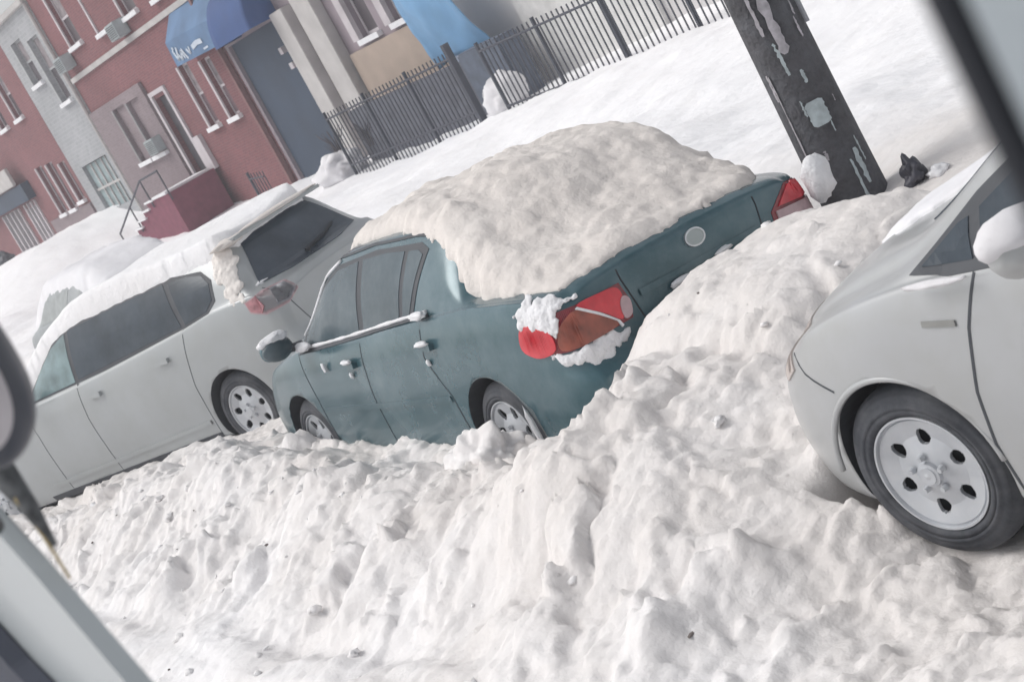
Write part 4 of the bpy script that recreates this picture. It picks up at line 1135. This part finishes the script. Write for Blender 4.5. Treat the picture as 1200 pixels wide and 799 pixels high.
bx('parapet', (-56, -39.2, YF - .12, YF + .3, 6.45, 6.6), M_CREAM, ha, bev=.02)
tag(ha, 'far brick row house with a blue-grey shop front at the left edge', 'house')

# blue-grey shuttered building with awnings
hd = empty('shuttered_building')
wall(hd, 'wall', -26.44, -23.62, 0, 8.2, [(-26.3, -23.75, .3, 3.25)], M_MAUVE)
sh = bmesh.new()
box(sh, -26.29, -23.76, YF + .08, YF + .12, .3, 3.25)
bm_obj('roller_shutter', sh, M_SLATE, hd)
bx('wall_lamp', (-24.05, -23.92, YF - .10, YF - .003, 2.62, 2.75), M_PALE, hd); bx('wall_lamp', (-23.95, -23.80, YF - .10, YF - .003, 2.30, 2.42), M_PALE, hd)
aw_ = empty('awning'); 
bm = bmesh.new()
P = [(-28.0, YF - .45, 3.42), (-25.42, YF - .45, 3.34), (-25.42, YF - .43, 3.86), (-28.0, YF - .43, 3.94), (-28.0, YF - .02, 4.45), (-25.42, YF - .02, 4.38), (-28.0, YF - .02, 3.42), (-25.42, YF - .02, 3.34)]
vs = [bm.verts.new(q_) for q_ in P]
for q_ in ((0, 1, 2, 3), (3, 2, 5, 4), (0, 3, 4, 6), (1, 7, 5, 2)): bm.faces.new([vs[i] for i in q_])
bm_obj('canopy', bm, simple('faded_blue_canvas', (.10, .18, .31), .85, var=.2, scale=1.5), aw_)
# pale brush lettering on the valance (unreadable script strokes as seen)
bm = bmesh.new(); yy = YF - .458
def stroke(pts, r=.03):
    for a_, b_ in zip(pts, pts[1:]):
        d = Vector((b_[0] - a_[0], 0, b_[1] - a_[1])); n_ = Vector((-d.z, 0, d.x)).normalized() * r
        A = Vector((a_[0], yy, a_[1])); B = Vector((b_[0], yy, b_[1]))
        bm.faces.new([bm.verts.new(v) for v in (A - n_, B - n_, B + n_, A + n_)]); 
stroke([(-27.80, 3.74), (-27.72, 3.50), (-27.56, 3.76)], .035); stroke([(-27.78, 3.78), (-27.70, 3.76)], .03)
stroke([(-27.62, 3.62), (-27.52, 3.48), (-27.42, 3.66), (-27.36, 3.48)], .032); stroke([(-27.36, 3.68), (-27.22, 3.44)], .035); stroke([(-27.12, 3.62), (-27.0, 3.50), (-26.95, 3.64)], .03)
stroke([(-26.80, 3.58), (-26.5, 3.62), (-26.2, 3.60)], .05); stroke([(-26.3, 3.44), (-26.05, 3.44)], .02)
bm_obj('lettering', bm, simple('pale_lettering', (.52, .58, .66), .8), aw_)
tag(aw_, 'faded light blue canvas awning with pale lettering over the brick house corner', 'awning')
bm = bmesh.new(); n = 10; m = 10; G = []
for i in range(n + 1):
    a_ = math.pi / 2 * i / n; row = []
    for j in range(m + 1):
        x = -25.38 + 1.9 * j / m
        row.append(bm.verts.new((x, YF - .02 - .6 * math.cos(a_), 3.28 + .95 * math.sin(a_))))
    G.append(row)
for i in range(n):
    for j in range(m): bm.faces.new((G[i][j], G[i][j + 1], G[i + 1][j + 1], G[i + 1][j]))
for j in (0, m):
    c_ = bm.verts.new((G[0][j].co.x, YF - .02, 3.28))
    for i in range(n): bm.faces.new((c_, G[i][j], G[i + 1][j]))
o = bm_obj('dome_awning', bm, simple('deep_blue_canvas', (.022, .065, .20), .75, var=.12, scale=1.5), None, smooth=True); tag(o, 'deep blue rounded awning over the shuttered doorway', 'awning')
tag(hd, 'mauve building with a tall blue-grey roller shutter', 'building')

# tan building with cream pilasters
he = empty('tan_building')
ew = [(-20.95, -20.3, 2.20, 3.7), (-19.65, -19.0, 2.20, 3.7)]
wall(he, 'wall', -23.60, -18.5, 0, 8.0, ew, M_MAUVE)
bx('tan_panel', (-21.62, -18.52, YF - .07, YF - .003, 0, 2.05), M_TAN, he)
for h in ew: window(he, *h, left_trim=False, lintel=True)
for h in ew: bx('window_surround', (h[0] - .24, h[0] - .003, YF - .09, YF + .05, h[2], h[3]), M_PALE, he)
for x0_, x1_ in ((-23.45, -22.86), (-22.42, -21.70)): bx('pilaster', (x0_, x1_, YF - .22, YF - .004, 0, 3.34 if x0_ < -23 else 7.8), M_CREAM, he, bev=.015)
bx('cornice', (-23.6, -18.5, YF - .3, YF - .004, 7.85, 8.1), M_CREAM, he, bev=.02)
bx('corner_strip', (-18.49, -17.9, YF - .03, YF + 6, 0, 7.4), simple('pale_blue_strip', (.36, .42, .52), .8), he)
tag(he, 'tan and mauve building with two cream pilasters behind the iron fence', 'building')

# white garage at the right and low dark block
hg = empty('white_garage')
wall(hg, 'wall', -17.88, -6, 0, 5.2, [], simple('white_wall', (.62, .60, .60), .8, var=.06, scale=1), y=YF + .05)
bx('garage_door', (-16.1, -12.9, YF - .04, YF + .045, .2, 2.9), simple('white_door', (.64, .63, .62), .6), hg)
bx('parapet', (-17.88, -6, YF - .06, YF + .3, 5.2, 5.36), M_CREAM, hg)
tag(hg, 'plain white garage behind the right-hand run of iron fence', 'garage')
# blue tarpaulin hung behind the fence
bm = bmesh.new(); n = 24; m = 22; G = []
for i in range(n + 1):
    row = []
    for j in range(m + 1):
        u, v = i / n, j / m
        x = -18.35 + u * (1.85 - .2 * v); zb_ = 1.22 + .07 * math.sin(u * 5) + .08 * u; z = zb_ + (3.2 - zb_) * v
        y = YF - .40 - .22 * math.sin(v * 2.6) + .06 * math.sin(u * 9 + v * 3) + .03 * mnoise.noise(Vector((u * 6, v * 6, 0)))
        row.append(bm.verts.new((x, y, z)))
    G.append(row)
for i in range(n):
    for j in range(m): bm.faces.new((G[i][j], G[i + 1][j], G[i + 1][j + 1], G[i][j + 1]))
o = bm_obj('tarpaulin', bm, simple('sky_blue_tarp', (.16, .34, .56), .55, var=.15, scale=2), None, smooth=True)
md = o.modifiers.new('s', 'SOLIDIFY'); md.thickness = .01
tag(o, 'bright sky blue tarpaulin hung behind the iron fence', 'tarpaulin')
o = bx('low_dark_block', (-21.4, -17.0, YF - .75, YF - .45, 0, 1.22), simple('dark_block_grey', (.11, .115, .14), .9, var=.2), None, bev=.02); tag(o, 'low dark block behind the left run of iron fence', 'wall')  # plain dark block filling the dark band behind the fence
o = bx('storage_box', (-17.0, -15.7, YF - .8, YF - .42, 0, 1.34), simple('dark_box', (.10, .12, .16), .8, var=.2), None, bev=.03); tag(o, 'dark storage box under the blue tarpaulin', 'box')

# ------------------------------------------------------------------ iron fences
def fence(name, a, b, zt0, zt1, z0, label, gap=.13, post_every=1.6):
    r0 = empty(name); a, b = Vector(a), Vector(b); Ln = (b - a).length; d = (b - a) / Ln
    bars = bmesh.new(); n = int(Ln / gap)
    for k in range(n + 1):
        q_ = a + d * (k * Ln / n); zt = zt0 + (zt1 - zt0) * k / n
        box(bars, q_.x - .008, q_.x + .008, q_.y - .008, q_.y + .008, z0, zt)
    bm_obj('bars', bars, M_IRON, r0)
    rails = bmesh.new()
    for dz in (-.10, -.95):
        tube(rails, [(a.x, a.y - .02, zt0 + dz), (b.x, b.y - .02, zt1 + dz)], .018, 6)
    bm_obj('rails', rails, M_IRON, r0)
    for k in range(int(Ln / post_every) + 1):
        q_ = a + d * min(Ln, k * post_every); zt = zt0 + (zt1 - zt0) * k * post_every / Ln
        o_ = bx('post', (q_.x - .02, q_.x + .02, q_.y - .022, q_.y + .022, z0, zt + .03), M_IRON, r0)
    tag(r0, label, 'fence', 'iron railings along the sidewalk'); return r0
fence('iron_fence', (-20.6, 9.0), (-15.95, 9.0), 1.42, 1.50, .0, 'black iron fence run from the pilasters to the gate gap')
fence('iron_fence', (-15.08, 9.0), (-5.0, 9.0), 1.42, 1.42, .0, 'black iron fence run in front of the white garage')
fence('iron_fence', (-24.9, 9.0), (-24.2, 9.0), 1.0, .95, .0, 'short black iron fence piece below the blue-grey shutter', .12)
gp = bx('gate_post', (-15.93, -15.85, 8.95, 9.05, 0, 1.62), M_IRON, None); tag(gp, 'black gate post at the gap in the iron fence', 'post')
o = blob('snow_heap', (-15.5, 9.3, .55), (.36, .3, .36), 71, M_SNOWF, None, 4, .3); tag(o, 'heap of snow standing in the gate gap of the fence', 'snow')
o = blob('snow_heap', (-21.5, 9.2, .45), (.6, .4, .30), 72, M_SNOWF, None, 4, .5); tag(o, 'lumpy snow heap at the left end of the iron fence', 'snow')
# bushes caught in the railings
for k, (x, z, rr) in enumerate(((-21.4, .95, .38), (-20.2, 1.0, .3))):
    r0 = empty('bare_bush', (x, 9.3, z - .4)); bm = bmesh.new(); q0 = random.Random(k)
    for t_ in range(46):
        a_ = q0.uniform(0, 6.28); h_ = q0.uniform(.3, .8) * rr * 2; rd = q0.uniform(.1, 1) * rr
        p0 = (0.04 * math.cos(a_), .04 * math.sin(a_), 0); p2 = (rd * math.cos(a_), rd * math.sin(a_) * .6, h_); p1 = (p2[0] * .4, p2[1] * .4, h_ * .6)
        tube(bm, [p0, p1, p2], [.012, .008, .004], 5)
    bm_obj('twigs', bm, simple('twigs', (.10, .09, .10), .9), r0)
    tag(r0, ['bare dark bush at the left end of the iron fence', 'smaller bare bush behind the iron fence'][k], 'bush')
# black rubbish bags far left
for k, (x, y, z, r0_) in enumerate(((-45.5, 9.2, 1.35, .42), (-44.4, 9.0, 1.25, .32))):
    o = blob('rubbish_bag', (x, y, z), (r0_, r0_ * .8, r0_ * .8), 80 + k, simple('black_plastic', (.045, .045, .06), .5), None, 4, .45)
    tag(o, ['larger black rubbish bag in the snow at the far left', 'smaller black rubbish bag in the snow at the far left'][k], 'rubbish', 'rubbish bags by the shop')

# ------------------------------------------------------------------ buried car between the hatchback and the houses
BUR = Car('buried_car', sedan, (-17.6, 3.25, 3, -.2, 0, 0), simple('grey_paint', (.30, .32, .33), .5), M_BLACK)
b_ = BUR; tag(b_.root, 'snow-buried car up the street with only a sliver of glass showing', 'car')
b_.patch('side_glass', [(3.13, .925), (3.01, 1.07), (2.83, 1.20), (2.60, 1.28), (1.55, 1.28), (1.62, .985)], 'side', simple('frosted_glass', (.28, .30, .30), .4, var=.25, scale=6), off=.006)
b_.wheel(.96, True, 'seven', False); b_.wheel(3.42, True, 'seven', False)
b_.snowcap('snow_mound', [(.05, .15), (1.2, .25), (2.6, .25), (3.2, .1), (4.3, .3), (4.3, 1.5), (3.2, 1.66), (.1, 1.6)], lambda a_, c_: interp([(0, 1.1), (1.2, 1.50), (2.6, 1.52), (3.4, 1.2), (4.4, 1.0)], a_), M_SNOWF, 'thick smooth snow burying the car up the street', seed=33, step=.06, lumpy=.7, edge=.3, edge_noise=.05, dirt=.35)

# ------------------------------------------------------------------ the vehicle the photo is taken from
CC = empty('near_car', (5, -3.3, 0)); CC.location = (0, 0, 0)
M_CPAINT = simple('grey_white_paint', (.42, .455, .47), .4, .1, var=.06, scale=2, coat=.3)
yd = -3.2
def plate(name, poly, y0, y1, mat, parent, bev=0.004):
    bm = bmesh.new(); A = [bm.verts.new((x, y0, z)) for x, z in poly]; B = [bm.verts.new((x, y1, z)) for x, z in poly]
    bm.faces.new(A); bm.faces.new(B[::-1])
    for i in range(len(poly)): j = (i + 1) % len(poly); bm.faces.new((A[i], B[i], B[j], A[j]))
    if bev: bmesh.ops.bevel(bm, geom=list(bm.edges), offset=bev, segments=2, affect='EDGES')
    return bm_obj(name, bm, mat, parent)
plate('door', [(3.6, .3), (6.33, .3), (6.33, 1.3), (5.6, 1.50), (5.1, 1.70), (4.875, 1.904), (4.74, 2.045), (4.66, 2.118), (4.45, 2.19), (3.6, 2.12)], yd - .022, yd, M_CPAINT, CC)
plate('door_trim', [(3.6, .5), (6.33, .5), (6.33, 1.2), (5.5, 1.42), (5.0, 1.58), (4.62, 1.80), (4.411, 1.90), (4.32, 1.962), (4.18, 2.03), (3.6, 2.02)], yd - .05, yd - .024, simple('dark_interior', (.035, .042, .065), .7), CC)
plate('pillar', [(6.3385, .5), (6.62, .5), (6.62, 2.9), (6.3385, 2.9)], yd - .004, yd + .05, simple('grey_pillar', (.30, .335, .36), .6), CC)
bm = bmesh.new(); tube(bm, [(6.331, yd, 1.2), (6.331, yd, 2.9)], .006, 10); bm_obj('seal', bm, simple('seal_rubber', (.022, .024, .03), .9), CC, smooth=True)
mh = empty('mirror'); mh.parent = CC
mc = Vector((4.955, yd, 2.30))
bm = bmesh.new(); bmesh.ops.create_uvsphere(bm, u_segments=40, v_segments=24, radius=1)
for v in bm.verts:
    c_ = v.co; v.co = Vector((c_.x * .05 - (.02 if c_.x < 0 else 0), c_.y * .058, math.copysign(abs(c_.z)**.8, c_.z) * .098))
o = bm_obj('housing', bm, simple('dark_mirror_shell', (.045, .05, .066), .4), mh, smooth=True)
o.location = (4.98, yd - .03, 2.285); o.rotation_euler = (0, 0, RAD(-22))
bm = bmesh.new(); bmesh.ops.create_uvsphere(bm, u_segments=36, v_segments=20, radius=1)
for v in bm.verts: v.co = Vector((v.co.x * .006, v.co.y * .043, math.copysign(abs(v.co.z)**.8, v.co.z) * .075))
o2 = bm_obj('mirror_glass', bm, simple('misted_mirror', (.42, .40, .42), .35, .2, var=.12, scale=6), mh, smooth=True)
o2.location = (5.03, yd - .045, 2.285); o2.rotation_euler = (0, 0, RAD(-22))
bm = bmesh.new(); tube(bm, [(4.89, yd-.05, 2.22), (4.80, yd - .05, 2.15), (4.74, yd-.03, 2.11)], [.026, .018, .010], 10); bm_obj('arm', bm, M_TRIM, mh, smooth=True)
bm = bmesh.new(); tube(bm, [(4.62, yd + .01, 2.235), (4.70, yd + .012, 2.165), (4.738, yd + .012, 2.105), (4.752, yd + .01, 2.06)], [.024, .018, .010, .004], 12); bm_obj('weatherstrip', bm, simple('worn_rubber', (.10, .105, .11), .9, var=.5, scale=60), CC, smooth=True)
tag(CC, 'grey vehicle at the lens showing its mirror, door edge and pillar', 'car')
bm = bmesh.new(); tube(bm, [(4.735, yd + .004, 2.125), (4.745, yd + .006, 2.09), (4.757, yd + .005, 2.055), (4.768, yd + .003, 2.023)], .0018, 6)
o = bm_obj('straw', bm, simple('yellow_straw', (.42, .33, .16), .7), None, smooth=True); tag(o, 'thin yellow straw stuck along the near door edge', 'straw')
